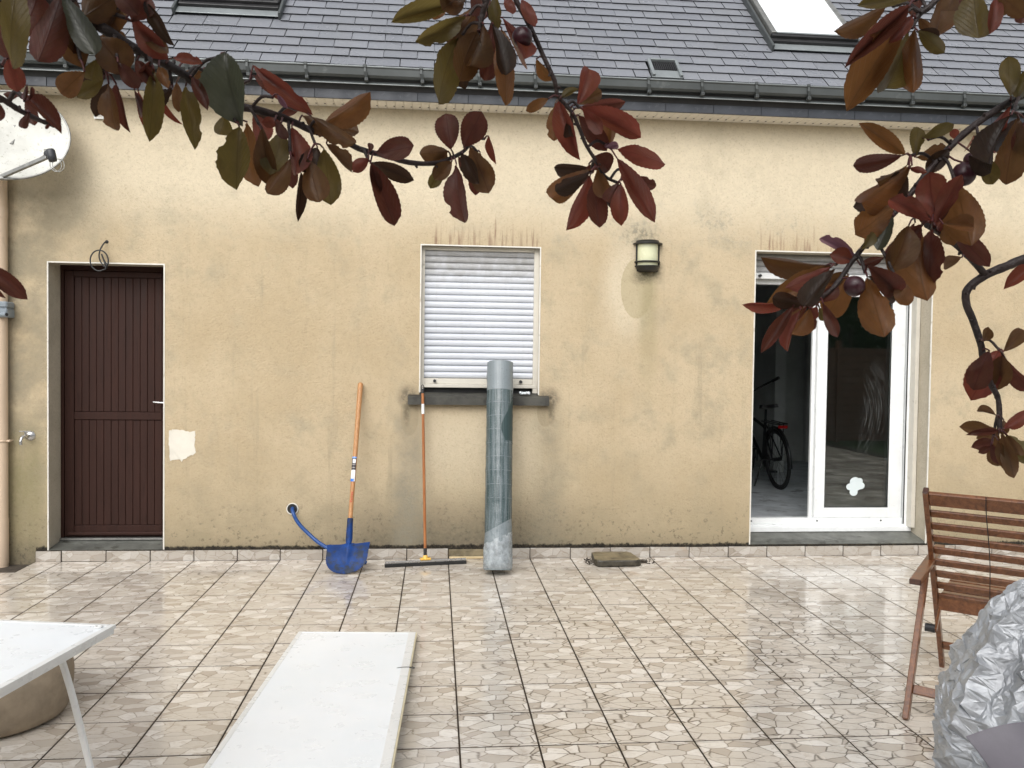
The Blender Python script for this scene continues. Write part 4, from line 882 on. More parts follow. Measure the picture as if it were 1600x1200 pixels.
m = MB(); cc = (e0 + e1) / 2; m.box(-0.042, 0.042, -0.022, 0.022, 0.0455, 0.060, 0, 0.004, T(cc.x - 0.004, cc.y, 0) @ Matrix.Rotation(math.atan2(ed.y, ed.x), 4, 'Z')); m.tube([Vector((cc.x - 0.004, cc.y, 0.055)), sa + sdr * 0.004], [0.021, 0.017], 14); m.build('joint', MAT['yellow'], t)
# roll of wire mesh
rb, rtp = Vector((3.362, -0.505, 0.032)), Vector((3.392, -0.087, 1.588))
ad = (rtp - rb).normalized(); rl = (rtp - rb).length
t = thing('mesh_roll', 'roll of green wire mesh in torn plastic wrap leaning on the window sill', 'wire roll', rb)
ry = Vector((0, 1, 0)); ry = (ry - ad * ry.dot(ad)).normalized(); rx = ry.cross(ad)
t.rotation_euler = Matrix((rx, ry, ad)).transposed().to_euler()
m = MB(); prof = []; rr = random.Random(12)
for k in range(61): prof.append((0.1035 + (0.0016 if k % 4 == 0 else 0) + 0.001 * rr.random(), rl * k / 60))
m.lathe(prof, (0, 0, 0), 60); o = m.build('mesh_cylinder', MAT['roll'], t, local=True)
for v_ in o.data.vertices: v_.co += Vector((noise.noise(v_.co * 9), noise.noise(v_.co * 9 + Vector((7, 0, 0))), 0)) * 0.0022
m = MB(); m.lathe([(0.1035, rl), (0.098, rl + 0.004), (0.07, rl - 0.01), (0.03, rl - 0.016), (0.0, rl - 0.018)], (0, 0, 0), 40); o = m.build('wrap_top', MAT['film'], t, local=True)
m = MB(); m.lathe([(0.0, 0.01), (0.06, 0.002), (0.095, -0.004), (0.110, 0.012), (0.1115, 0.06), (0.1095, 0.16), (0.107, 0.225), (0.1055, 0.240)], (0, 0, 0), 60); o = m.build('wrap_bottom', MAT['film'], t, local=True)
for v_ in o.data.vertices:
    r_ = math.hypot(v_.co.x, v_.co.y)
    if r_ > 0.05:
        k_ = 0.006 * noise.noise(v_.co * 26); v_.co.x *= 1 + k_ / r_; v_.co.y *= 1 + k_ / r_
    if v_.co.z > 0.2: v_.co.z += 0.45 * v_.co.x + 0.01 * noise.noise(v_.co * 30)
# wrap bits on the sill
t = thing('plastic_scrap', 'crumpled clear plastic scrap lying on the window sill', 'plastic scrap', (3.60, -0.01, 1.34))
m = MB(); rr = random.Random(6)
for k in range(5):
    c_ = Vector((3.568 + 0.016 * k, -0.01 + rr.uniform(-.008, .008), 1.345 + rr.uniform(0, .006)))
    bm_ = bmesh.new(); bmesh.ops.create_icosphere(bm_, subdivisions=2, radius=0.017)
    m.add([c_ + Vector((p.co.x * 0.8, p.co.y, p.co.z * 0.75)) * (1 + 0.5 * noise.noise(p.co * 70 + Vector((k, 0, 0)))) for p in bm_.verts], [[q.index for q in f.verts] for f in bm_.faces]); bm_.free()
m.build('scrap', MAT['drop'], t)
# batten in the skirting gap
m = MB(); m.beam((3.006, -0.010, 0.010), (3.300, -0.014, 0.012), 0.018, 0.018); m.build('wooden_batten', MAT['batten'], label='short pale wooden batten on the tiles where a skirting tile is missing', cat='batten')
# mossy concrete cover with litter
t = thing('concrete_cover', 'mossy square concrete cover lying on the tiles beside the skirting', 'cover slab', (4.32, -0.17, 0))
out_ = [(4.165, -0.315), (4.205, -0.322), (4.46, -0.318), (4.505, -0.300), (4.505, -0.262), (4.485, -0.06), (4.455, -0.030), (4.20, -0.028), (4.168, -0.05), (4.150, -0.27)]
oo_ = []
for i in range(len(out_)):
    a, b = out_[i], out_[(i + 1) % len(out_)]
    for k in range(4): oo_.append(Vector((a[0] + (b[0] - a[0]) * k / 4, a[1] + (b[1] - a[1]) * k / 4, 0)))
cen = Vector((4.325, -0.17, 0)); rr = random.Random(19); n_ = len(oo_); rings = []
for sc_, z_ in ((1.0, 0.001), (1.035, 0.012), (1.04, 0.042), (1.01, 0.054), (0.93, 0.0575), (0.6, 0.0565), (0.3, 0.0575)):
    rings.append([cen + (p - cen) * (sc_ + rr.uniform(-.012, .012)) + Vector((0, 0, max(0.001, z_ + rr.uniform(-.0015, .0015)))) for p in oo_])
m = MB(); vs = [p for r_ in rings for p in r_]
for j in range(len(rings) - 1):
    m.add(vs, [(j * n_ + k, j * n_ + (k + 1) % n_, (j + 1) * n_ + (k + 1) % n_, (j + 1) * n_ + k) for k in range(n_)], 1 if j < 3 else 0)
m.add(rings[-1], [list(range(n_))], 0); m.build('slab', [MAT['mossy'], MAT['slab_side']], t)
lit = MB(); rr = random.Random(31)
for k in range(46):
    side = rr.random(); cx_ = 4.125 + rr.gauss(0, .022) if side < 0.45 else 4.555 + abs(rr.gauss(0, .05))
    cy_ = rr.uniform(-0.26, -0.05) if side < 0.45 else rr.uniform(-0.24, -0.09); a = rr.uniform(0, 6.28); l_ = rr.uniform(.012, .05)
    lit.beam((cx_, cy_, 0.004), (cx_ + math.cos(a) * l_, cy_ + math.sin(a) * l_ * 0.6, rr.uniform(.005, .018)), rr.uniform(.004, .012), 0.004, ch=0.0008)
lo = lit.build('plant_litter', MAT['litter']); tag(lo, 'black rotten plant litter round the concrete cover', 'litter', kind='stuff')
# ================================================================== WHITE BOARDS, TABLE, POT
# board lying on the terrace, nearer end propped
def slab_between(m, a, b, c, d, th, mi=0):
    n = (Vector(b) - Vector(a)).cross(Vector(d) - Vector(a)).normalized()
    if n.z < 0: n = -n
    P = [Vector(p) for p in (a, b, c, d)]; m.add(P + [p - n * th for p in P], [(0, 1, 2, 3), (7, 6, 5, 4), (0, 4, 5, 1), (1, 5, 6, 2), (2, 6, 7, 3), (3, 7, 4, 0)], mi); return n
t = thing('white_board', 'large white laminated board lying on the tiles', 'board', (2.4, -2.7, 0))
fa, fb = on_z(468, 987, 0.036), on_z(648, 988, 0.036)
na, nb = on_z(320, 1200, 0.130), on_z(608, 1200, 0.130)
la, lb_ = (na - fa), (nb - fb)
na, nb = fa + la * 1.22, fb + lb_ * 1.22
wv_ = (fb - fa).normalized()
m = MB(); slab_between(m, fa, fb, nb, na, 0.020); m.build('panel', MAT['board'], t)
m = MB(); up_ = Vector((0, 0, 0.0015)); slab_between(m, fb - wv_ * 0.034 + up_, fb + wv_ * 0.006 + up_, nb + wv_ * 0.006 + up_, nb - wv_ * 0.034 + up_, 0.0245); m.build('edge_trim', MAT['white'], t)
m = MB(); slab_between(m, fb + wv_ * 0.0062 - up_, fb + wv_ * 0.013 - up_, nb + wv_ * 0.013 - up_, nb + wv_ * 0.0062 - up_, 0.022); m.build('raw_edge', MAT['edge'], t)
m = MB(); slab_between(m, fa - wv_ * 0.004 + up_, fa + wv_ * 0.018 + up_, na + wv_ * 0.018 + up_, na - wv_ * 0.004 + up_, 0.0245); m.build('edge_trim', MAT['white'], t)
m = MB(); slab_between(m, fa + wv_ * 0.0185 + up_, fb - wv_ * 0.0345 + up_, fb - wv_ * 0.0345 + up_ + lb_.normalized() * 0.014, fa + wv_ * 0.0185 + up_ + la.normalized() * 0.014, 0.0245); m.build('edge_trim', MAT['white'], t)
wp = on_z(636, 1044, 0.068)
MB().tube(smoothpath([wp + Vector((-0.052, 0, 0.002)), wp + Vector((-0.02, 0, 0.006)), wp + Vector((0.02, 0.004, 0.004)), wp + Vector((0.036, 0.006, 0.001)), wp + Vector((0.034, -0.004, 0.0)), wp + Vector((0.012, -0.002, 0.004))]), 0.0016, 6).build('wire_tie', MAT['black'], t)
nm = (na + nb) / 2
m = MB(); m.box(nm.x - 0.3, nm.x + 0.3, nm.y + 0.06, nm.y + 0.13, 0.0, nm.z - 0.033, 0, 0.004); m.build('timber_prop', MAT['batten'], label='rough timber block propping the low end of the white board', cat='timber')
# folding table
tc = Vector((1.836, -3.923, 0)); tu = Vector((-0.983, 0.181, 0)).normalized(); tv = Vector((-0.181, -0.983, 0)).normalized()
t = thing('folding_table', 'white folding table with thin tube legs standing over the clay pot', 'table', tc + (tu * 0.6 + tv * 0.35))
TW, TD, TZ = 1.25, 0.74, 0.722
m = MB(); P = [tc + Vector((0, 0, TZ)), tc + tu * TW + Vector((0, 0, TZ)), tc + tu * TW + tv * TD + Vector((0, 0, TZ)), tc + tv * TD + Vector((0, 0, TZ))]
slab_between(m, P[0], P[1], P[2], P[3], 0.014); m.build('table_top', MAT['board'], t)
m = MB(); z_ = Vector((0, 0, 0.0015))
slab_between(m, P[0] - tu * 0.004 + z_ - tv * 0.004, P[0] + tu * 0.016 + z_ - tv * 0.004, P[3] + tu * 0.016 + z_, P[3] - tu * 0.004 + z_, 0.013)
slab_between(m, P[0] + tu * 0.0005 - z_ * 9, P[0] + tu * 0.014 - z_ * 9, P[3] + tu * 0.014 - z_ * 9, P[3] + tu * 0.0005 - z_ * 9, 0.014)
m.build('edge_rail', MAT['white'], t)
m = MB(); slab_between(m, P[0] + tu * 0.0165 - tv * 0.004 + z_ * .8, P[1] - tv * 0.004 + z_ * .8, P[1] + tv * 0.012 + z_ * .8, P[0] + tu * 0.0165 + tv * 0.012 + z_ * .8, 0.024); m.build('edge_rail', MAT['white'], t)
m = MB(); m.lathe([(0.012, 0.0016), (0.012, 0.006), (0.006, 0.006), (0.006, 0.0016)], P[0] + tu * 0.035 + tv * 0.03, 14); m.build('corner_cap', MAT['white'], t)
lt = on_z(93, 1020, 0.695); lb2 = on_z(178, 1338, 0.0)
def leg(top, foot):
    mid = top + (foot - top) * 0.22 + Vector((0.004, 0, 0)); MB().tube(smoothpath([top, mid, top + (foot - top) * 0.6, foot]), 0.0105, 12).build('leg', MAT['white'], t)
leg(lt, lb2)
dl = lb2 - lt
o2 = tv * 0.40; leg(lt + o2, lb2 + o2); o3 = tu * 1.02 + (-dl.dot(tu)) * tu * 2 * 0
for oo in (Vector((0, 0, 0)), o2): leg(lt + tu * 1.02 + oo, lt + tu * 1.02 + oo + Vector((0, 0, dl.z)) + tu * 0.12 + tv * dl.dot(tv))
# clay pot
t = thing('clay_pot', 'large weathered clay pot standing under the white table', 'pot', (0.945, -2.90, 0))
MB().lathe([(0.0, 0.002), (0.262, 0.002), (0.292, 0.018), (0.306, 0.05), (0.317, 0.12), (0.320, 0.18), (0.314, 0.235), (0.303, 0.262), (0.306, 0.268), (0.318, 0.274), (0.318, 0.296), (0.296, 0.298), (0.287, 0.28), (0.28, 0.22), (0.0, 0.21)], (0.945, -2.90, 0), 64).build('body', MAT['pot'], t)
MB().lathe([(0.0, 0.245), (0.281, 0.24)], (0.945, -2.90, 0), 32).build('earth', MAT['soil'], t)
# ================================================================== TEAK CHAIR
A_ = Vector((5.028, -3.172, 0)); fwd_ = Vector((0.658, 0.753, 0)).normalized(); rgt = Vector((fwd_.y, -fwd_.x, 0))
t = thing('garden_chair', 'folding reddish brown teak garden chair with slatted back, wet with rain', 'chair', A_ + fwd_ * 0.4 + rgt * 0.28)
def cp(s_, o_, z_): return A_ + fwd_ * s_ + rgt * o_ + Vector((0, 0, z_))
CW = 0.58
for o_, sg in ((0.0, 1), (CW, -1)):
    oi = o_ + sg * 0.016                                           # back stiles stand inside the rear legs
    m = MB(); m.beam(cp(0.245, oi, 1.020), cp(0.868, oi, 0.0), 0.024, 0.042, fwd_); m.build('back_stile', MAT['teak'], t)
    d_ = (cp(0.868, oi, 0.0) - cp(0.245, oi, 1.020)).normalized()
    m = MB(); m.beam(cp(0.245, oi, 1.020) - d_ * 0.004, cp(0.245, oi, 1.020) - d_ * 0.0002, 0.0245, 0.0425, fwd_); m.build('stile_end', MAT['teak_dk'], t)
    m = MB(); m.beam(cp(0.0, o_, 0.0), cp(0.405, o_, 0.600), 0.026, 0.045, fwd_); m.build('rear_leg', MAT['teak'], t)
    oa = o_ + sg * 0.006
    m = MB(); m.beam(cp(0.105, oa, 0.612), cp(0.76, oa, 0.662), 0.050, 0.026); m.build('armrest', MAT['teak'], t)
    d_ = (cp(0.76, oa, 0.662) - cp(0.105, oa, 0.612)).normalized()
    m = MB(); m.beam(cp(0.105, oa, 0.612) - d_ * 0.003, cp(0.105, oa, 0.612) - d_ * 0.0002, 0.0505, 0.0262); m.build('armrest_end', MAT['teak_dk'], t)
    m = MB(); m.tube([cp(0.50, o_ - sg * 0.012, 0.300), cp(0.50, o_ + sg * 0.034, 0.300)], 0.021, 14); m.build('pivot', MAT['black'], t)
    m = MB(); m.beam(cp(0.49, o_ + sg * 0.036, 0.292), cp(0.66, o_ + sg * 0.036, 0.41), 0.012, 0.030); m.build('seat_link', MAT['teak'], t)
    m = MB(); m.beam(cp(0.62, oi + sg * 0.040, 0.405), cp(1.12, oi + sg * 0.040, 0.432), 0.022, 0.042); m.build('seat_rail', MAT['teak'], t)
def stile_pt(z_): k = (1.020 - z_) / 1.020; return 0.245 + k * 0.623
oin0, oin1 = 0.0285, CW - 0.0285
def cross(name, s_, z_, hgt, thick, nrm):
    m = MB(); m.beam(cp(s_, oin0, z_), cp(s_, oin1, z_), thick, hgt, nrm); m.build(name, MAT['teak'], t)
sn = (fwd_ * -0.62 + Vector((0, 0, 1.02))).normalized()              # along the stile, upwards
cross('top_rail', stile_pt(0.982), 0.982, 0.074, 0.022, sn)
for k in range(8):
    z_ = 0.905 - k * 0.0662; cross('back_slat', stile_pt(z_), z_, 0.040, 0.014, sn)
cross('lower_rail', stile_pt(0.140), 0.140, 0.045, 0.020, sn)
for k in range(8): cross('seat_slat', 0.64 + k * 0.064, 0.432 + k * 0.0035, 0.014, 0.050, (0, 0, 1))
cross('seat_rear_rail', 0.605, 0.405, 0.065, 0.022, (0, 0, 1))
m = MB(); m.beam(cp(0.085, 0.0135, 0.118), cp(0.085, CW - 0.0135, 0.118), 0.018, 0.042, fwd_ * 0.56 + Vector((0, 0, 0.83))); m.build('stretcher', MAT['teak'], t)
cr = MB(); cr.tube(smoothpath([cp(stile_pt(1.02), 0.27, 1.021) - fwd_ * 0.03, cp(stile_pt(0.93), 0.268, 0.93) - fwd_ * 0.034, cp(stile_pt(0.7), 0.272, 0.7) - fwd_ * 0.03, cp(stile_pt(0.46), 0.262, 0.46) - fwd_ * 0.03]), 0.0022, 6); cr.build('cord', MAT['black'], t)
# ================================================================== SILVER TARPAULIN COVER
tcn = at(1668, 1130, 2.48); tcn.z = 0
t = thing('tarpaulin_cover', 'crumpled silver tarpaulin draped over a barbecue in front of the teak chair', 'cover', tcn)
prof = [(1.035, 0.0), (1.03, 0.05), (1.00, 0.105), (0.95, 0.160), (0.85, 0.235), (0.72, 0.312), (0.60, 0.366), (0.50, 0.385), (0.38, 0.378), (0.2, 0.375), (0.03, 0.395), (0.012, 0.42)]
def pr(f_):
    x_ = f_ * (len(prof) - 1); i = min(int(x_), len(prof) - 2); k = x_ - i; return prof[i][0] * (1 - k) + prof[i + 1][0] * k, prof[i][1] * (1 - k) + prof[i + 1][1] * k
rr = random.Random(55); NA, NV = 84, 62
def ridge(v, k): return max(0.0, 1 - abs(noise.noise(v)) * 2.0) ** k
def tarp_base(a, f_):
    z_, r_ = pr(f_); d_ = Vector((math.cos(a), math.sin(a), 0)); c_, s_ = math.cos(a), math.sin(a)
    wz = 0.35 * noise.noise(Vector((c_ * 1.5, s_ * 1.5, z_ * 2.5)))
    k_ = min(1, f_ * 3)
    fold = 0.045 * noise.noise(Vector((c_ * 2.0, s_ * 2.0, z_ * 0.9))) * k_ + 0.026 * (ridge(Vector((c_ * 3.2 + wz, s_ * 3.2, z_ * 1.0 + wz)), 2.2) - 0.4) * k_          # hanging folds
    fold += 0.012 * (ridge(Vector((c_ * 4.0 - z_ * 3.0, s_ * 4.0 + z_ * 3.0, z_ * 4.0 + wz * 3)), 3) - 0.3) * k_          # slanting creases
    return tcn + d_ * (r_ - 0.02 + fold) + Vector((0, 0, z_ - 0.01 + 0.4 * fold)), Vector((d_.x, d_.y, 0.6 if f_ < 0.6 else 0.1)).normalized()
V_ = []; N_ = []
for j in range(NV + 1):
    for k in range(NA):
        a = 2 * math.pi * (k + rr.uniform(-.42, .42) + 0.5 * (j % 2)) / NA; f_ = min(1, max(0, (j + (rr.uniform(-.42, .42) if 0 < j < NV else 0)) / NV))
        p, n_ = tarp_base(a, f_); V_.append(p + n_ * rr.gauss(0, 0.0068) * min(1, f_ * 6) * max(0.16, min(1, 0.55 + 1.5 * noise.noise(p * 3.1)))); N_.append(n_)
tri = []
for j in range(NV):
    for k in range(NA):
        q = (j * NA + k, j * NA + (k + 1) % NA, (j + 1) * NA + (k + 1) % NA, (j + 1) * NA + k)
        tri += [(q[0], q[1], q[2]), (q[0], q[2], q[3])] if rr.random() < 0.5 else [(q[0], q[1], q[3]), (q[1], q[2], q[3])]
for amp in (0.0021, 0.0008):
    cache = {}; nt_ = []
    def mid(i, j):
        key = (min(i, j), max(i, j))
        if key not in cache:
            w_ = rr.uniform(.34, .66); V_.append(V_[key[0]] * w_ + V_[key[1]] * (1 - w_) + N_[i] * rr.gauss(0, amp)); N_.append(N_[i]); cache[key] = len(V_) - 1
        return cache[key]
    for a_, b_, c_ in tri:
        x_, y_, z_ = mid(a_, b_), mid(b_, c_), mid(c_, a_); nt_ += [(a_, x_, z_), (x_, b_, y_), (z_, y_, c_), (x_, y_, z_)]
    tri = nt_
for v_ in V_: v_.z = max(v_.z, 0.004)
m = MB(); m.add(V_, tri, 0, False)
m.build('sheet', MAT['tarp'], t)
fp = MB(); gn = 26; vs = []
c00, c10, c11, c01 = at(1510, 1152, 2.03), at(1690, 1168, 2.06), at(1760, 1330, 1.98), at(1640, 1330, 1.94)
for j in range(gn + 1):
    for i in range(gn + 1):
        u_, v_ = i / gn, j / gn
        p = c00 * (1 - u_) * (1 - v_) + c10 * u_ * (1 - v_) + c11 * u_ * v_ + c01 * (1 - u_) * v_
        p += Vector((0.2, -1, 0.3)).normalized() * (0.05 * math.sin(math.pi * min(1, u_ * 1.2)) * (0.4 + v_) + 0.012 * noise.noise(p * 8)) + Vector((0, 0, 0.05 * math.sin(u_ * math.pi) * (1 - v_)))
        vs.append(p)
fq = [(j * (gn + 1) + i, j * (gn + 1) + i + 1, (j + 1) * (gn + 1) + i + 1, (j + 1) * (gn + 1) + i) for j in range(gn) for i in range(gn)]
fp.add(vs, fq, 0, True); fp.add([p + Vector((0.004, 0.012, -0.003)) for p in vs], [f[::-1] for f in fq], 0, True); fp.build('turned_up_flap', MAT['lining'], t)
# ================================================================== BICYCLE IN THE ROOM
B0 = on_z(1217, 764, 0.157); bx_, by_, bz_ = B0.x, B0.y, 0.156
t = thing('bicycle', 'black bicycle with rear rack and red reflector standing inside the dim room', 'bicycle', (bx_, by_, bz_))
lean = Matrix.Rotation(R(-5), 3, 'Y')
def bp(x, y, z): v_ = lean @ Vector((x, y, z)); return Vector((bx_, by_, bz_)) + v_
def wheel(y):
    n = 40; ringp = [bp(0, y + 0.335 * math.cos(2 * math.pi * k / n), 0.350 + 0.335 * math.sin(2 * math.pi * k / n)) for k in range(n + 1)]
    MB().tube(ringp, 0.0215, 10, cap=False).build('tyre', MAT['rubber'], t)
    rp_ = [bp(0, y + 0.308 * math.cos(2 * math.pi * k / n), 0.350 + 0.308 * math.sin(2 * math.pi * k / n)) for k in range(n + 1)]
    m = MB(); m.tube(rp_, 0.010, 8, cap=False)
    for k in range(18):
        a = 2 * math.pi * k / 18; m.tube([bp(0.02 * (1 if k % 2 else -1), y, 0.35), bp(0, y + 0.305 * math.cos(a), 0.35 + 0.305 * math.sin(a))], 0.0016, 4, cap=False)
    m.tube([bp(-0.05, y, 0.35), bp(0.05, y, 0.35)], 0.022, 12); m.build('wheel', MAT['bike'], t)
    gp_ = [bp(0, y + 0.372 * math.cos(R(a)), 0.35 + 0.372 * math.sin(R(a))) for a in range(10, 200, 10)]
    m = MB(); m.tube(gp_, 0.020, 8); m.build('mudguard', MAT['bike'], t)
wheel(0.0); wheel(1.08)
fm = MB()
for a_, b_, r_ in (((0, 0.43, 0.29), (0, 0.27, 0.80), .017), ((0, 0.43, 0.29), (0, 0.92, 0.72), .022), ((0, 0.30, 0.70), (0, 0.90, 0.84), .018), ((0, 0.92, 0.68), (0, 0.86, 0.95), .022)): fm.tube([bp(*a_), bp(*b_)], r_, 10)
for s_ in (-1, 1):
    fm.tube([bp(s_ * 0.055, 0, 0.35), bp(s_ * 0.03, 0.43, 0.29)], 0.010, 8); fm.tube([bp(s_ * 0.055, 0, 0.35), bp(s_ * 0.02, 0.30, 0.72)], 0.009, 8); fm.tube([bp(s_ * 0.055, 1.08, 0.35), bp(s_ * 0.045, 0.95, 0.70), bp(0, 0.92, 0.72)], 0.013, 8)
fm.build('frame', MAT['bike'], t)
m = MB(); m.tube([bp(0, 0.27, 0.80), bp(0, 0.24, 0.92)], 0.0135, 10); m.build('seat_post', MAT['bike'], t)
m = MB(); sp = [(0.105, -0.11), (0.115, -0.06), (0.085, 0.02), (0.04, 0.08), (0.022, 0.16), (0.0, 0.175)]; sp = [(a, b) for a, b in sp] + [(-a, b) for a, b in sp[::-1]] + [(-0.05, -0.135), (0.05, -0.135)]
m.add([bp(a, 0.22 + b, 0.925 + 0.02 * (b < -.05)) for a, b in sp] + [bp(a * 0.88, 0.22 + b, 0.965 + 0.02 * (b < -.05)) for a, b in sp], [list(range(14))[::-1], list(range(14, 28))] + [(i, (i + 1) % 14, 14 + (i + 1) % 14, 14 + i) for i in range(14)]); m.build('saddle', MAT['bike'], t)
m = MB()
for s_ in (-0.06, 0.0, 0.06): m.beam(bp(s_, -0.20, 0.775), bp(s_, 0.24, 0.785), 0.016, 0.012)
m.beam(bp(-0.07, -0.20, 0.775), bp(0.07, -0.20, 0.775), 0.016, 0.014)
for s_ in (-1, 1): m.tube([bp(s_ * 0.065, -0.10, 0.77), bp(s_ * 0.06, 0.0, 0.36)], 0.006, 6); m.tube([bp(s_ * 0.065, 0.02, 0.77), bp(s_ * 0.06, 0.0, 0.36)], 0.006, 6)
m.build('rear_rack', MAT['bike'], t)
m = MB(); m.box(-0.055, 0.055, -0.012, 0.012, -0.018, 0.018, 0, 0.006, Matrix.Translation(bp(0, -0.225, 0.745))); m.build('rear_reflector', MAT['red'], t)
m = MB(); m.tube([bp(0, 0.86, 0.95), bp(0, 0.84, 1.08)], 0.014, 10); m.tube(smoothpath([bp(-0.33, 0.72, 1.235), bp(-0.25, 0.84, 1.18), bp(-0.06, 0.88, 1.09), bp(0.06, 0.88, 1.09), bp(0.25, 0.84, 1.18), bp(0.33, 0.72, 1.235)]), 0.012, 8); m.build('handlebar', MAT['bike'], t)
for s_ in (-1, 1): m = MB(); m.tube([bp(s_ * 0.31, 0.75, 1.222), bp(s_ * 0.36, 0.66, 1.262)], 0.019, 10); m.build('grip', MAT['rubber'], t)
m = MB(); m.tube([bp(0.02, 0.43, 0.29), bp(0.05, 0.43, 0.29)], 0.095, 24)
for s_ in (-1, 1): m.beam(bp(s_ * 0.075, 0.43, 0.29), bp(s_ * 0.085, 0.43 + s_ * 0.06, 0.29 - s_ * 0.155), 0.014, 0.022); m.box(-0.045, 0.045, -0.035, 0.035, -0.012, 0.012, 0, 0.003, Matrix.Translation(bp(s_ * 0.14, 0.43 + s_ * 0.06, 0.29 - s_ * 0.16)))
m.build('crank_set', MAT['bike'], t)
m = MB(); m.tube([bp(-0.06, 0.30, 0.31), bp(-0.20, 0.25, 0.0)], 0.010, 8); m.build('kickstand', MAT['bike'], t)
# ================================================================== GARDEN BEHIND (mirrored in the glass door)
FYY = -10.4
for p_ in range(5):
    x0 = 8.0 + p_ * 1.86
    t = thing('fence_panel', 'brown boarded garden fence mirrored in the glazed door', 'fence', (x0 + 0.9, FYY, -0.1), 'fence panels behind the lawn')
    for k in range(13):
        m = MB(); m.box(x0 + 0.05, x0 + 1.81, FYY - 0.012 + 0.004 * (k % 2), FYY + 0.012 + 0.004 * (k % 2), -0.06 + k * 0.158, 0.088 + k * 0.158, 0, 0.003); m.build('board', MAT['fence'], t)
    m = MB(); m.box(x0 - 0.045, x0 + 0.045, FYY - 0.045, FYY + 0.045, -0.6, 2.15, 0, 0.004); m.build('post', MAT['fence'], t)
hm_ = MB(); rr = random.Random(77)
for k in range(15000):
    x_ = rr.uniform(-14, 19); yb = -11.9 if x_ > 6 else -12.4
    y_ = yb + rr.gauss(0, 0.30); z_ = rr.uniform(-0.1, 3.9 + 0.5 * noise.noise(Vector((x_ * 0.7, 0, 0))))
    c_ = Vector((x_, y_, z_)); a = rr.uniform(0, 6.28); b = rr.uniform(-1.2, 1.2); l_ = rr.uniform(.09, .17)
    d1 = Vector((math.cos(a) * math.cos(b), math.sin(a) * math.cos(b), math.sin(b))) * l_; d2 = d1.orthogonal().normalized() * l_ * 0.35
    hm_.add([c_, c_ + d1 * 0.5 + d2, c_ + d1, c_ + d1 * 0.5 - d2], [(0, 1, 2, 3)])
hm_.box(-14, 19, -12.9, -12.75, -0.3, 3.7, 0)
for k in range(34):
    x_ = -14 + k; hm_.box(x_ - 0.03, x_ + 0.03, -12.4, -12.34, -0.4, 2.6, 1)
hd_ = hm_.build('hedge', [MAT['hedge'], MAT['trunkwood']]); tag(hd_, 'dark green hedge closing the garden behind the fence', 'hedge', kind='stuff')
# ================================================================== PLUM TREE OVER THE CAMERA
tree = thing('plum_tree', 'purple leaved plum tree whose twigs hang across the top of the view', 'tree', (3.55, -8.15, -0.1))
trunk = MB(); tb = Vector((3.55, -8.15, -0.15))
trunk.tube(smoothpath([tb, tb + Vector((0.02, 0.02, 0.5)), tb + Vector((-0.03, 0.05, 1.1)), tb + Vector((0.0, 0.12, 1.75))], 5), [0.15, 0.13, 0.122, 0.118, 0.114, 0.112, 0.110, 0.108, 0.106, 0.104, 0.102, 0.100, 0.098, 0.097, 0.096, 0.095], 16)
trunk.build('trunk', MAT['bark'], tree)
fork = tb + Vector((0.0, 0.12, 1.72))
def leaf_mesh(name, mat, fold, curl, twist, ragged, seed):
    """leaf one unit long along +y, half width 0.5 at its widest; serrated edge, folded along the midrib"""
    rr = random.Random(seed); n = 26; vs = []; fs = []
    for i in range(n + 1):
        t_ = i / n
        wd = 0.5 * (t_ ** 0.92 * (1 - t_) ** 0.60) / 0.3585 if 0 < t_ < 1 else 0.0
        if t_ > 0.88: wd *= 1 - 0.45 * (t_ - 0.88) / 0.12
        wl = wr = wd
        if 0 < i < n:
            wl += (0.012 if i % 2 else -0.010); wr += (-0.010 if i % 2 else 0.012)
            if ragged:
                wl *= 1 - ragged * max(0, noise.noise(Vector((t_ * 5, seed, 0)))) * 1.6; wr *= 1 - ragged * max(0, noise.noise(Vector((t_ * 5, seed + 9, 0)))) * 1.6
        cz = curl * (t_ * t_ - 0.35 * t_); tw = twist * (t_ - 0.4)
        for u_ in (-1, -0.5, 0, 0.5, 1):
            x_ = (wl if u_ < 0 else wr) * u_; z_ = fold * abs(x_) + 0.02 * math.sin(t_ * 11 + u_ * 2) * abs(u_) + cz
            vs.append((x_ * math.cos(tw) - (z_ - cz) * math.sin(tw) * 0.5, t_ - 0.08 * abs(curl) * t_, z_ + x_ * math.sin(tw)))
    for i in range(n):
        for k in range(4): a = i * 5 + k; fs.append((a, a + 1, a + 6, a + 5))
    m = MB(); m.add(vs, fs, 0, True); me = bpy.data.meshes.new(name); me.from_pydata(m.v, [], m.f); me.materials.append(mat)
    me.polygons.foreach_set('use_smooth', [True] * len(me.polygons)); me.update(); return me
LM = {}
def get_leaf(c, v):
    if (c, v) not in LM:
        par = [(0.30, -0.20, 0.25, 0.0), (0.45, -0.38, -0.35, 0.0), (0.18, 0.22, 0.3, 0.0), (0.60, -0.28, 0.15, 0.0), (0.30, -0.30, 0.4, 0.55), (0.75, -0.55, -0.5, 0.0), (0.12, 0.35, 0.6, 0.25), (0.4, -0.15, -0.6, 0.35)][v]
        LM[(c, v)] = leaf_mesh('leaf', LEAF[c], *par, seed=v * 3 + 1)
    return LM[(c, v)]
NLEAF = 0
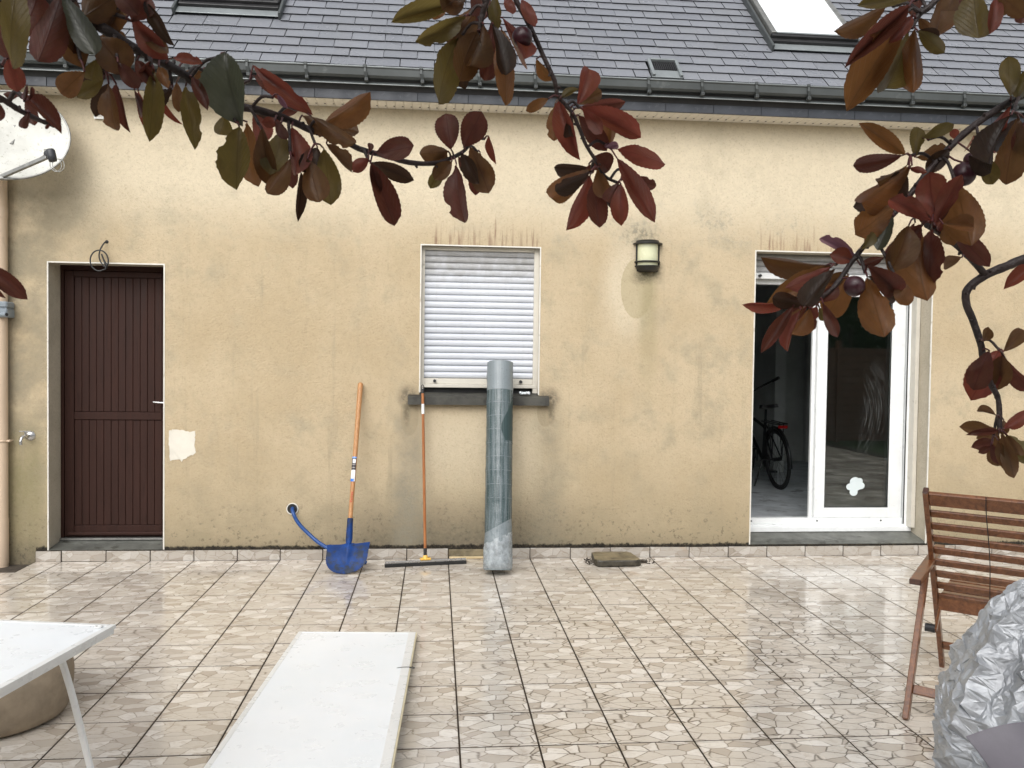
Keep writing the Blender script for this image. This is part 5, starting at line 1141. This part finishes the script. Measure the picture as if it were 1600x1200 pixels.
def branch(path, depth, rad, leaves, limb=None, lrad=0.02, plums=(), label=None):
    """path: places along the twig; depth: metres at its ends; leaves: base x, y, tip x, y, width, kind"""
    global NLEAF
    rr = random.Random(len(leaves) * 7 + int(path[0][0]) + 5)
    n = len(path); P = [at(x, y, depth[0] + (depth[1] - depth[0]) * k / (n - 1)) for k, (x, y) in enumerate(path)]
    sp = smoothpath(P, 5); rs = [(rad[0] + (rad[1] - rad[0]) * k / (len(sp) - 1)) * (1 + 0.16 * noise.noise(Vector((k * 0.9, rad[0] * 999, 0)))) for k in range(len(sp))]
    m = MB(); m.tube(sp, rs, 10)
    for k in range(3, len(sp) - 2, 4):                      # buds and old leaf scars
        d_ = Vector((rr.uniform(-1, 1), rr.uniform(-1, 1), rr.uniform(-1, 1))).normalized(); m.tube([sp[k], sp[k] + d_ * (rs[k] + 0.003)], [rs[k] * 0.8, 0.0012], 6)
    if limb:
        L = [Vector(q) for q in limb] + [sp[0]]; ls = smoothpath(L, 6); m.tube(ls, [lrad + (rs[0] * 0.98 - lrad) * k / (len(ls) - 1) for k in range(len(ls))], 12)
    info = []; spurs = []
    extra = []
    for lf in leaves:                                       # a second leaf from the same bud, behind the first
        if abs(lf[4]) > 22 and rr.random() < 0.22:
            a = rr.choice((-1, 1)) * rr.uniform(0.45, 0.9); dx, dy = (lf[2] - lf[0]) * 0.68, (lf[3] - lf[1]) * 0.68
            extra.append((lf[0], lf[1], lf[0] + dx * math.cos(a) - dy * math.sin(a), lf[1] + dx * math.sin(a) + dy * math.cos(a), abs(lf[4]) * 0.7, rr.choice('dbkkd') , 0.03))
    for lf in list(leaves) + extra:
        bx, by, tx, ty, wpx, c = lf[:6]
        best = min(range(len(sp)), key=lambda k: (proj(sp[k])[0] - bx) ** 2 + (proj(sp[k])[1] - by) ** 2)
        dd = (M @ (sp[best] - CAM)).z + rr.uniform(-0.035, 0.035)
        if wpx < 0: dd -= 0.05; wpx = -wpx
        if len(lf) > 6: dd += lf[6]
        lp = math.hypot(tx - bx, ty - by)
        b_ = at(bx, by, dd); t_ = at(tx, ty, dd + rr.uniform(-0.34, 0.30) * lp * dd / F_PX)
        q0 = sp[best]
        if math.hypot(proj(q0)[0] - bx, proj(q0)[1] - by) > 16:          # leaves set on a short spur
            hit = next((e for e in spurs if (e[0] - bx) ** 2 + (e[1] - by) ** 2 < 26 ** 2), None)
            if hit is None:
                k0 = max(0, best - 3); e_ = at(bx, by, dd) + (sp[k0] - at(bx, by, dd)) * 0.18
                m.tube(smoothpath([sp[k0], (sp[k0] + e_) / 2 + Vector((0, 0, 0.006)), e_], 3), 0.0017, 6); hit = (bx, by, e_); spurs.append(hit)
            q0 = hit[2]
        midp = (q0 + b_) / 2 + Vector((0, 0, 0.002))
        if (q0 - b_).length < 0.09: m.tube([q0, midp, b_], [0.0013, 0.0010, 0.0009], 5, 1, cap=False)
        y_ = t_ - b_; ln = y_.length; y_.normalize(); view = (CAM - b_).normalized()
        x_ = y_.cross(view).normalized(); z_ = x_.cross(y_)
        flip = rr.random() < 0.5; v = rr.choice([0, 0, 1, 2, 3, 5, 6, 7]) if wpx > 15 else rr.choice([0, 1, 3, 5])
        if rr.random() < 0.12: v = 4
        roll = rr.uniform(-0.45, 0.45); rm = Matrix.Rotation(roll, 3, y_)
        x_ = rm @ x_; z_ = rm @ z_
        if flip: x_ = -x_; z_ = -z_
        ws = wpx * dd / F_PX / math.cos(roll) * 1.04
        mx = Matrix((x_ * ws, y_ * ln * 1.06, z_ * ln)).transposed().to_4x4(); mx.translation = b_
        info.append((c, v, mx))
    br = m.build('branch', [MAT['bark'], MAT['petiole']], tree)
    if label: br['label'] = label
    for c, v, mx in info: inst('leaf', get_leaf(c, v), mx, br); NLEAF += 1
    for (x, y, r_) in plums:
        best = min(range(len(sp)), key=lambda k: (proj(sp[k])[0] - x) ** 2 + (proj(sp[k])[1] - y) ** 2)
        dd = (M @ (sp[best] - CAM)).z - 0.012; R_ = r_ * dd / F_PX; c_ = at(x, y, dd)
        pm_ = MB(); pm_.lathe([(R_ * math.sin(math.pi * k / 14) * (1.0 if k > 1 else 0.9), -R_ * math.cos(math.pi * k / 14) * (1.04 if k < 12 else 1.0)) for k in range(15)], c_, 24)
        po = pm_.build('plum', MAT['plum'], br); MB().tube([sp[best], (sp[best] + c_) / 2 + Vector((0, 0, 0.004)), c_ + Vector((0, 0, R_ * 0.95))], 0.0011, 5).build('plum_stalk', MAT['petiole'], br)
    return br
# left bough
branch([(-160, -110), (0, -40), (150, 38), (200, 70), (240, 90), (285, 115), (310, 135), (345, 160), (403, 172), (450, 187), (490, 205), (530, 215), (560, 232), (600, 243), (640, 254), (680, 255), (705, 247), (722, 238), (732, 228)],
       (0.70, 1.02), (0.0052, 0.0022), [
    (60, -15, 38, 58, 58, 'd'), (98, -18, 63, 99, 46, 'd'), (118, -6, 74, 72, 52, 'k'), (88, 30, 128, 92, 50, 'b'), (130, 20, 112, 84, 44, 'b'), (96, -10, 150, 86, -38, 'g'),
    (192, -12, 132, 24, 46, 'b'), (152, -14, 182, 42, 50, 'b'), (204, -4, 166, 40, 36, 'b'), (226, 2, 268, 67, 22, 'k'), (206, 26, 256, 90, 30, 'r'), (216, 45, 264, 86, 22, 'b'), (232, -8, 212, 30, 30, 'd'), (180, -16, 214, 20, 34, 'd'),
    (154, 58, 196, 110, 54, 'b'), (152, 92, 142, 128, 27, 'o'), (132, 112, 94, 146, 34, 'n'), (162, 124, 122, 151, 25, 'o'), (170, 130, 176, 208, 31, 'b'), (182, 132, 195, 197, 18, 'd'), (210, 140, 226, 186, 13, 'd'),
    (240, 108, 236, 214, 31, 'o'), (270, 137, 232, 168, 23, 'k'), (216, 142, 234, 208, 14, 'r'), (258, 160, 277, 191, 10, 'r'), (248, 104, 260, 133, 17, 'n'), (276, 128, 281, 171, 17, 'b'), (290, 134, 304, 220, 29, 'o'), (270, 90, 312, 96, 17, 'r'),
    (322, 108, 283, 121, 18, 'b'), (214, 94, 240, 132, 20, 'd'), (236, 95, 220, 128, 18, 'd'), (184, 98, 214, 134, 24, 'd'), (200, 84, 172, 112, 26, 'k'), (250, 90, 268, 118, 18, 'b'), (286, 98, 300, 88, 12, 'b'), (300, 120, 322, 166, 18, 'd'), (310, 125, 334, 150, 14, 'd'),
    (352, 82, 366, 186, -64, 'g'), (398, 118, 454, 146, 27, 'd'), (396, 102, 476, 172, 27, 'r'), (468, 170, 438, 178, 16, 'd'), (434, 148, 448, 168, 9, 'p'), (352, 180, 344, 213, 27, 'o'), (374, 198, 367, 291, 51, 'o'), (386, 190, 397, 291, 40, 'n'), (410, 200, 421, 288, 30, 'b'),
    (396, 178, 416, 226, 32, 'r'), (442, 202, 425, 276, 38, 'o'), (414, 218, 421, 276, 17, 'k'), (454, 248, 421, 305, 27, 'b'), (456, 198, 470, 276, 36, 'r'), (470, 268, 469, 339, 15, 'k'), (496, 230, 467, 269, 25, 'k'), (506, 232, 518, 319, 39, 'o'), (480, 248, 500, 315, 40, 'b'),
    (472, 180, 512, 211, 24, 'b'), (486, 181, 557, 232, 29, 'b'), (506, 192, 577, 152, 37, 'n'), (508, 192, 522, 214, 18, 'r'), (510, 224, 552, 267, 23, 'b'), (576, 248, 552, 267, 20, 'r'), (587, 239, 646, 230, 35, 'd'), (579, 254, 617, 350, 35, 'd'), (579, 256, 592, 302, 17, 'd'), (578, 238, 578, 223, 9, 'd'),
    (440, 192, 408, 190, 16, 'r'), (430, 188, 444, 214, 16, 'd'), (705, 234, 696, 178, 37, 'd'), (724, 230, 752, 177, 40, 'd'), (700, 236, 657, 241, 29, 'b'), (690, 252, 674, 293, 19, 'o'), (706, 252, 679, 279, 25, 'b'), (713, 256, 719, 351, 38, 'd'), (722, 240, 746, 284, 25, 'k'), (734, 230, 766, 297, 37, 'b'), (750, 238, 744, 303, 25, 'd'), (764, 213, 772, 252, 11, 'r'), (716, 244, 734, 272, 16, 'd')],
       [fork, (2.7, -7.4, 2.35), (2.15, -6.6, 2.45)], 0.045)
# near twig in front of the satellite dish
branch([(-120, 90), (-40, 138), (0, 153), (30, 172), (60, 187), (84, 196)], (0.56, 0.62), (0.0026, 0.0016), [
    (40, 150, 92, 198, 25, 'd'), (28, 150, 8, 148, 11, 'd'), (46, 176, 33, 202, 13, 'd'), (78, 194, 71, 201, 5, 'd'), (-12, 150, 3, 190, 16, 'd'), (38, 158, 42, 134, 6, 'd'), (44, 158, 52, 136, 6, 'd'), (12, 92, 28, 141, 29, 'r'), (28, -30, 4, 118, 46, 'o'), (-14, 20, 12, 100, 40, 'd')],
       [(2.2, -6.7, 2.44), (2.1, -6.5, 2.2)], 0.012)
branch([(-220, 250), (-140, 330), (-60, 390), (-24, 412)], (0.60, 0.62), (0.0028, 0.0016), [(-22, 412, 37, 464, 27, 'd'), (-24, 416, 3, 464, 12, 'd'), (-60, 392, -90, 440, 24, 'd')], [(2.1, -6.5, 2.2), (2.05, -6.4, 1.95)], 0.008)
# top middle spray
branch([(772, -120), (768, -40), (760, 0), (752, 30), (748, 66)], (0.86, 0.88), (0.0045, 0.0024), [
    (712, 4, 616, 31, 30, 'o'), (702, 12, 661, 27, 17, 'n'), (728, 26, 656, 66, 31, 'o'), (716, 58, 675, 161, 50, 'o'), (746, 48, 711, 123, 50, 'b'), (748, 8, 712, 62, 52, 'b'), (756, 38, 738, 108, 38, 'b'), (768, 34, 760, 129, 27, 'd'),
    (770, 38, 796, 117, 29, 'k'), (784, 44, 796, 146, 34, 'n'), (773, -8, 775, 41, 19, 'o'), (786, 28, 833, 106, 31, 'r'), (726, -14, 690, 20, 36, 'b'), (740, 60, 722, 112, 40, 'd'), (720, 30, 700, 70, 30, 'b'), (735, -16, 760, 30, 34, 'd')],
       [fork, (3.1, -7.4, 2.3), (2.95, -6.6, 2.42)], 0.03)
# hanging middle twig
branch([(770, -110), (795, -30), (806, 0), (830, 45), (850, 90), (866, 125), (872, 150), (893, 175), (905, 200), (915, 225), (930, 250), (945, 275), (966, 286)], (0.88, 0.95), (0.0030, 0.0018), [
    (790, -8, 801, 26, 17, 'r'), (815, -2, 834, 46, 20, 'r'), (838, 92, 861, 126, 17, 'n'), (857, 154, 821, 172, 17, 'n'), (868, 160, 865, 221, 24, 'n'), (873, 158, 897, 240, 30, 'r'), (894, 178, 889, 219, 17, 'k'), (878, 152, 900, 139, 12, 'o'),
    (902, 164, 924, 105, 31, 'r'), (904, 169, 1003, 209, 31, 'r'), (910, 170, 942, 206, 20, 'r'), (954, 226, 952, 175, 27, 'n'), (904, 180, 946, 236, 28, 'd'), (964, 233, 1045, 252, 33, 'r'), (945, 230, 968, 227, 12, 'p'), (928, 244, 956, 263, 27, 'd'),
    (964, 247, 1021, 341, 31, 'r'), (974, 278, 1027, 291, 20, 'd'), (925, 264, 855, 314, 34, 'n'), (923, 267, 866, 303, -24, 'k'), (922, 275, 892, 359, 32, 'r'), (930, 280, 933, 356, 34, 'd'), (934, 264, 945, 307, 24, 'n'), (968, 285, 946, 318, 19, 'd'), (970, 287, 969, 348, 26, 'r'), (980, 264, 972, 281, 9, 'd'), (920, 256, 924, 272, 14, 'd')],
       [(3.05, -6.9, 2.4), (2.95, -6.4, 2.33)], 0.010, [(816, 58, 16)])
# right bough
branch([(1800, 60), (1700, 108), (1600, 148), (1560, 170), (1530, 190), (1500, 215), (1470, 245), (1450, 268), (1425, 300), (1400, 330), (1375, 355), (1350, 385), (1330, 410), (1310, 440), (1290, 460), (1268, 474)], (0.90, 0.84), (0.0042, 0.0022), [
    (1580, 150, 1573, 96, 27, 'o'), (1592, 152, 1606, 114, 22, 'o'), (1414, 241, 1349, 196, 26, 'n'), (1410, 243, 1334, 260, 27, 'd'), (1430, 246, 1435, 199, 22, 'o'), (1442, 216, 1486, 195, 18, 'o'), (1432, 246, 1479, 233, 25, 'b'), (1484, 233, 1449, 266, 25, 'k'),
    (1425, 258, 1342, 326, 41, 'n'), (1418, 258, 1367, 293, 21, 'b'), (1420, 263, 1446, 268, 10, 'r'), (1418, 306, 1398, 271, 27, 'k'), (1494, 218, 1490, 202, 13, 'r'), (1580, 166, 1514, 240, 37, 'r'), (1580, 180, 1529, 258, -34, 'k'), (1592, 184, 1567, 281, 41, 'b'), (1604, 188, 1594, 242, 32, 'd'),
    (1532, 244, 1554, 287, 25, 'o'), (1514, 244, 1550, 272, 27, 'k'), (1496, 288, 1514, 379, 56, 'n'), (1464, 346, 1448, 278, 42, 'r'), (1456, 346, 1388, 306, 31, 'r'), (1396, 319, 1331, 378, 41, 'n'), (1396, 338, 1369, 390, -26, 'g'), (1450, 348, 1486, 316, 25, 'd'), (1460, 352, 1498, 276, 26, 'r'), (1474, 350, 1524, 352, 26, 'n'),
    (1300, 415, 1192, 409, 29, 'b'), (1341, 402, 1279, 367, 19, 'p'), (1332, 406, 1300, 397, 25, 'r'), (1298, 418, 1231, 452, 31, 'r'), (1290, 415, 1207, 470, 31, 'n'), (1306, 420, 1254, 476, -31, 'k'), (1262, 475, 1206, 466, 25, 'k'), (1236, 470, 1167, 482, 14, 'r'), (1240, 478, 1192, 545, 20, 'd'), (1256, 480, 1207, 527, 20, 'n'),
    (1252, 484, 1226, 547, 20, 'r'), (1266, 482, 1241, 527, 27, 'n'), (1276, 478, 1264, 498, 19, 'r'), (1280, 480, 1287, 501, 13, 'o'), (1286, 474, 1309, 524, 18, 'd'), (1326, 430, 1299, 489, 44, 'n'), (1355, 432, 1380, 523, 48, 'n'), (1355, 415, 1410, 461, 35, 'd'), (1345, 415, 1377, 404, 15, 'd'), (1404, 438, 1420, 474, 27, 'n'),
    (1440, 354, 1431, 465, 60, 'n'), (1440, 350, 1389, 402, 31, 'd'), (1430, 348, 1384, 408, 22, 'd'), (1456, 358, 1451, 438, 41, 'd'), (1420, 352, 1400, 420, 40, 'b'), (1344, 390, 1369, 364, 15, 'o'), (1310, 445, 1288, 470, 22, 'd'), (1320, 425, 1296, 448, 20, 'b'), (1380, 356, 1352, 384, 18, 'b')],
       [fork, (4.0, -7.3, 2.1), (4.15, -6.4, 2.1)], 0.035, [(1506, 272, 18), (1518, 250, 12), (1335, 447, 16)])
# top right spray
branch([(1640, -130), (1520, -60), (1455, 8), (1437, 22), (1424, 44)], (0.80, 0.80), (0.0036, 0.0022), [
    (1386, 8, 1302, 59, 31, 'b'), (1424, -2, 1348, 4, 24, 'o'), (1420, 10, 1334, 92, 29, 'd'), (1408, 24, 1359, 61, 22, 'n'), (1416, 24, 1326, 163, 51, 'n'), (1426, 25, 1394, 62, 20, 'r'), (1420, 50, 1384, 153, 43, 'o'), (1430, 44, 1422, 146, 35, 'n'), (1434, 48, 1474, 81, 23, 'o'),
    (1436, 28, 1452, 46, 15, 'b'), (1476, -12, 1464, 59, 41, 'b'), (1522, -18, 1525, 61, 51, 'o'), (1556, -4, 1550, 47, 21, 'r'), (1580, -14, 1563, 22, 31, 'b'), (1612, -14, 1597, 39, 31, 'd'), (1556, -14, 1602, 26, 27, 'b'), (1440, -16, 1425, 20, 22, 'd'), (1500, -20, 1480, 18, 26, 'b')],
       [(4.1, -6.9, 2.2), (3.95, -6.3, 2.3)], 0.012)
# low right knotty twig
branch([(1860, 330), (1680, 382), (1600, 405), (1575, 415), (1540, 430), (1512, 452), (1510, 475), (1520, 500), (1533, 540), (1537, 570), (1548, 600), (1560, 625), (1562, 672)], (0.98, 0.98), (0.0060, 0.0030), [
    (1537, 533, 1546, 513, 15, 'b'), (1568, 550, 1602, 514, 23, 'b'), (1572, 562, 1607, 612, 21, 'd'), (1562, 547, 1519, 619, 47, 'r'), (1566, 555, 1559, 606, 35, 'b'), (1546, 548, 1519, 606, -35, 'd'), (1616, 414, 1573, 446, 21, 'r'),
    (1557, 650, 1526, 637, 11, 'b'), (1560, 672, 1496, 669, 19, 'b'), (1560, 673, 1518, 678, 11, 'd'), (1564, 672, 1529, 686, 15, 'b'), (1550, 690, 1524, 698, 19, 'd'), (1548, 698, 1530, 707, 11, 'd'), (1560, 680, 1558, 730, 29, 'b'), (1550, 694, 1562, 726, 16, 'd'), (1565, 675, 1586, 740, 21, 'b'),
    (1560, 688, 1578, 736, 18, 'b'), (1569, 670, 1606, 644, 21, 'r'), (1572, 680, 1607, 724, 31, 'o'), (1574, 680, 1593, 712, 21, 'b'), (1568, 656, 1567, 679, 13, 'b')],
       [(4.05, -6.7, 2.0), (4.1, -6.2, 1.85)], 0.014)
branch([(1540, 430), (1515, 402), (1485, 375), (1465, 362), (1448, 352)], (0.98, 0.90), (0.0042, 0.0030), [
    (1480, 347, 1541, 416, 27, 'd'), (1476, 350, 1489, 381, 27, 'n'), (1503, 402, 1472, 415, 19, 'b'), (1462, 356, 1440, 330, 22, 'd'), (1466, 362, 1478, 334, 20, 'r')])

# unseen rest of the crown, added overhead to shade the boards and near floor
cw = MB(); rr = random.Random(404)
for k in range(1900):
    for _ in range(30):
        p = Vector((rr.uniform(-0.2, 6.6), rr.uniform(-10.2, -3.6), rr.uniform(2.3, 4.9)))
        u_ = Vector(((p.x - 3.3) / 3.4, (p.y + 7.0) / 3.4, (p.z - 3.3) / 1.6))
        q = proj(p)
        if u_.length < 1 and noise.noise(p * 1.3) > -0.12 and (q[2] < 0.05 or q[1] < -140): break
    else: continue
    a = rr.uniform(0, 6.28); b = rr.uniform(-1.1, 0.35); l_ = rr.uniform(.055, .085)
    d1 = Vector((math.cos(a) * math.cos(b), math.sin(a) * math.cos(b), math.sin(b))) * l_; d2 = (d1.cross(Vector((rr.gauss(0, .4), rr.gauss(0, .4), 1)))).normalized() * l_ * 0.27
    cw.add([p, p + d1 * 0.35 + d2 * 0.8, p + d1 * 0.65 + d2, p + d1, p + d1 * 0.65 - d2, p + d1 * 0.35 - d2 * 0.8], [(0, 1, 2, 3, 4, 5)], k % 3)
for k in range(26):
    a = rr.uniform(0, 6.28); e = Vector((3.4 + 2.6 * math.cos(a), -7.4 + 2.6 * math.sin(a), rr.uniform(3.0, 4.4)))
    if proj(e)[2] > 0.05 and proj(e)[1] > -140: continue
    md = (fork + e) / 2 + Vector((0, 0, 0.35))
    if proj(md)[2] > 0.05 and proj(md)[1] > -140: continue
    ls = smoothpath([fork, fork + (md - fork) * 0.5 + Vector((0, 0, .2)), md, e], 4); cw.tube(ls, [0.04 * (1 - i / len(ls)) + 0.004 for i in range(len(ls))], 8, 3)
co = cw.build('crown', [LEAF['d'], LEAF['b'], LEAF['o'], MAT['bark']], tree); tag(co, kind='stuff')
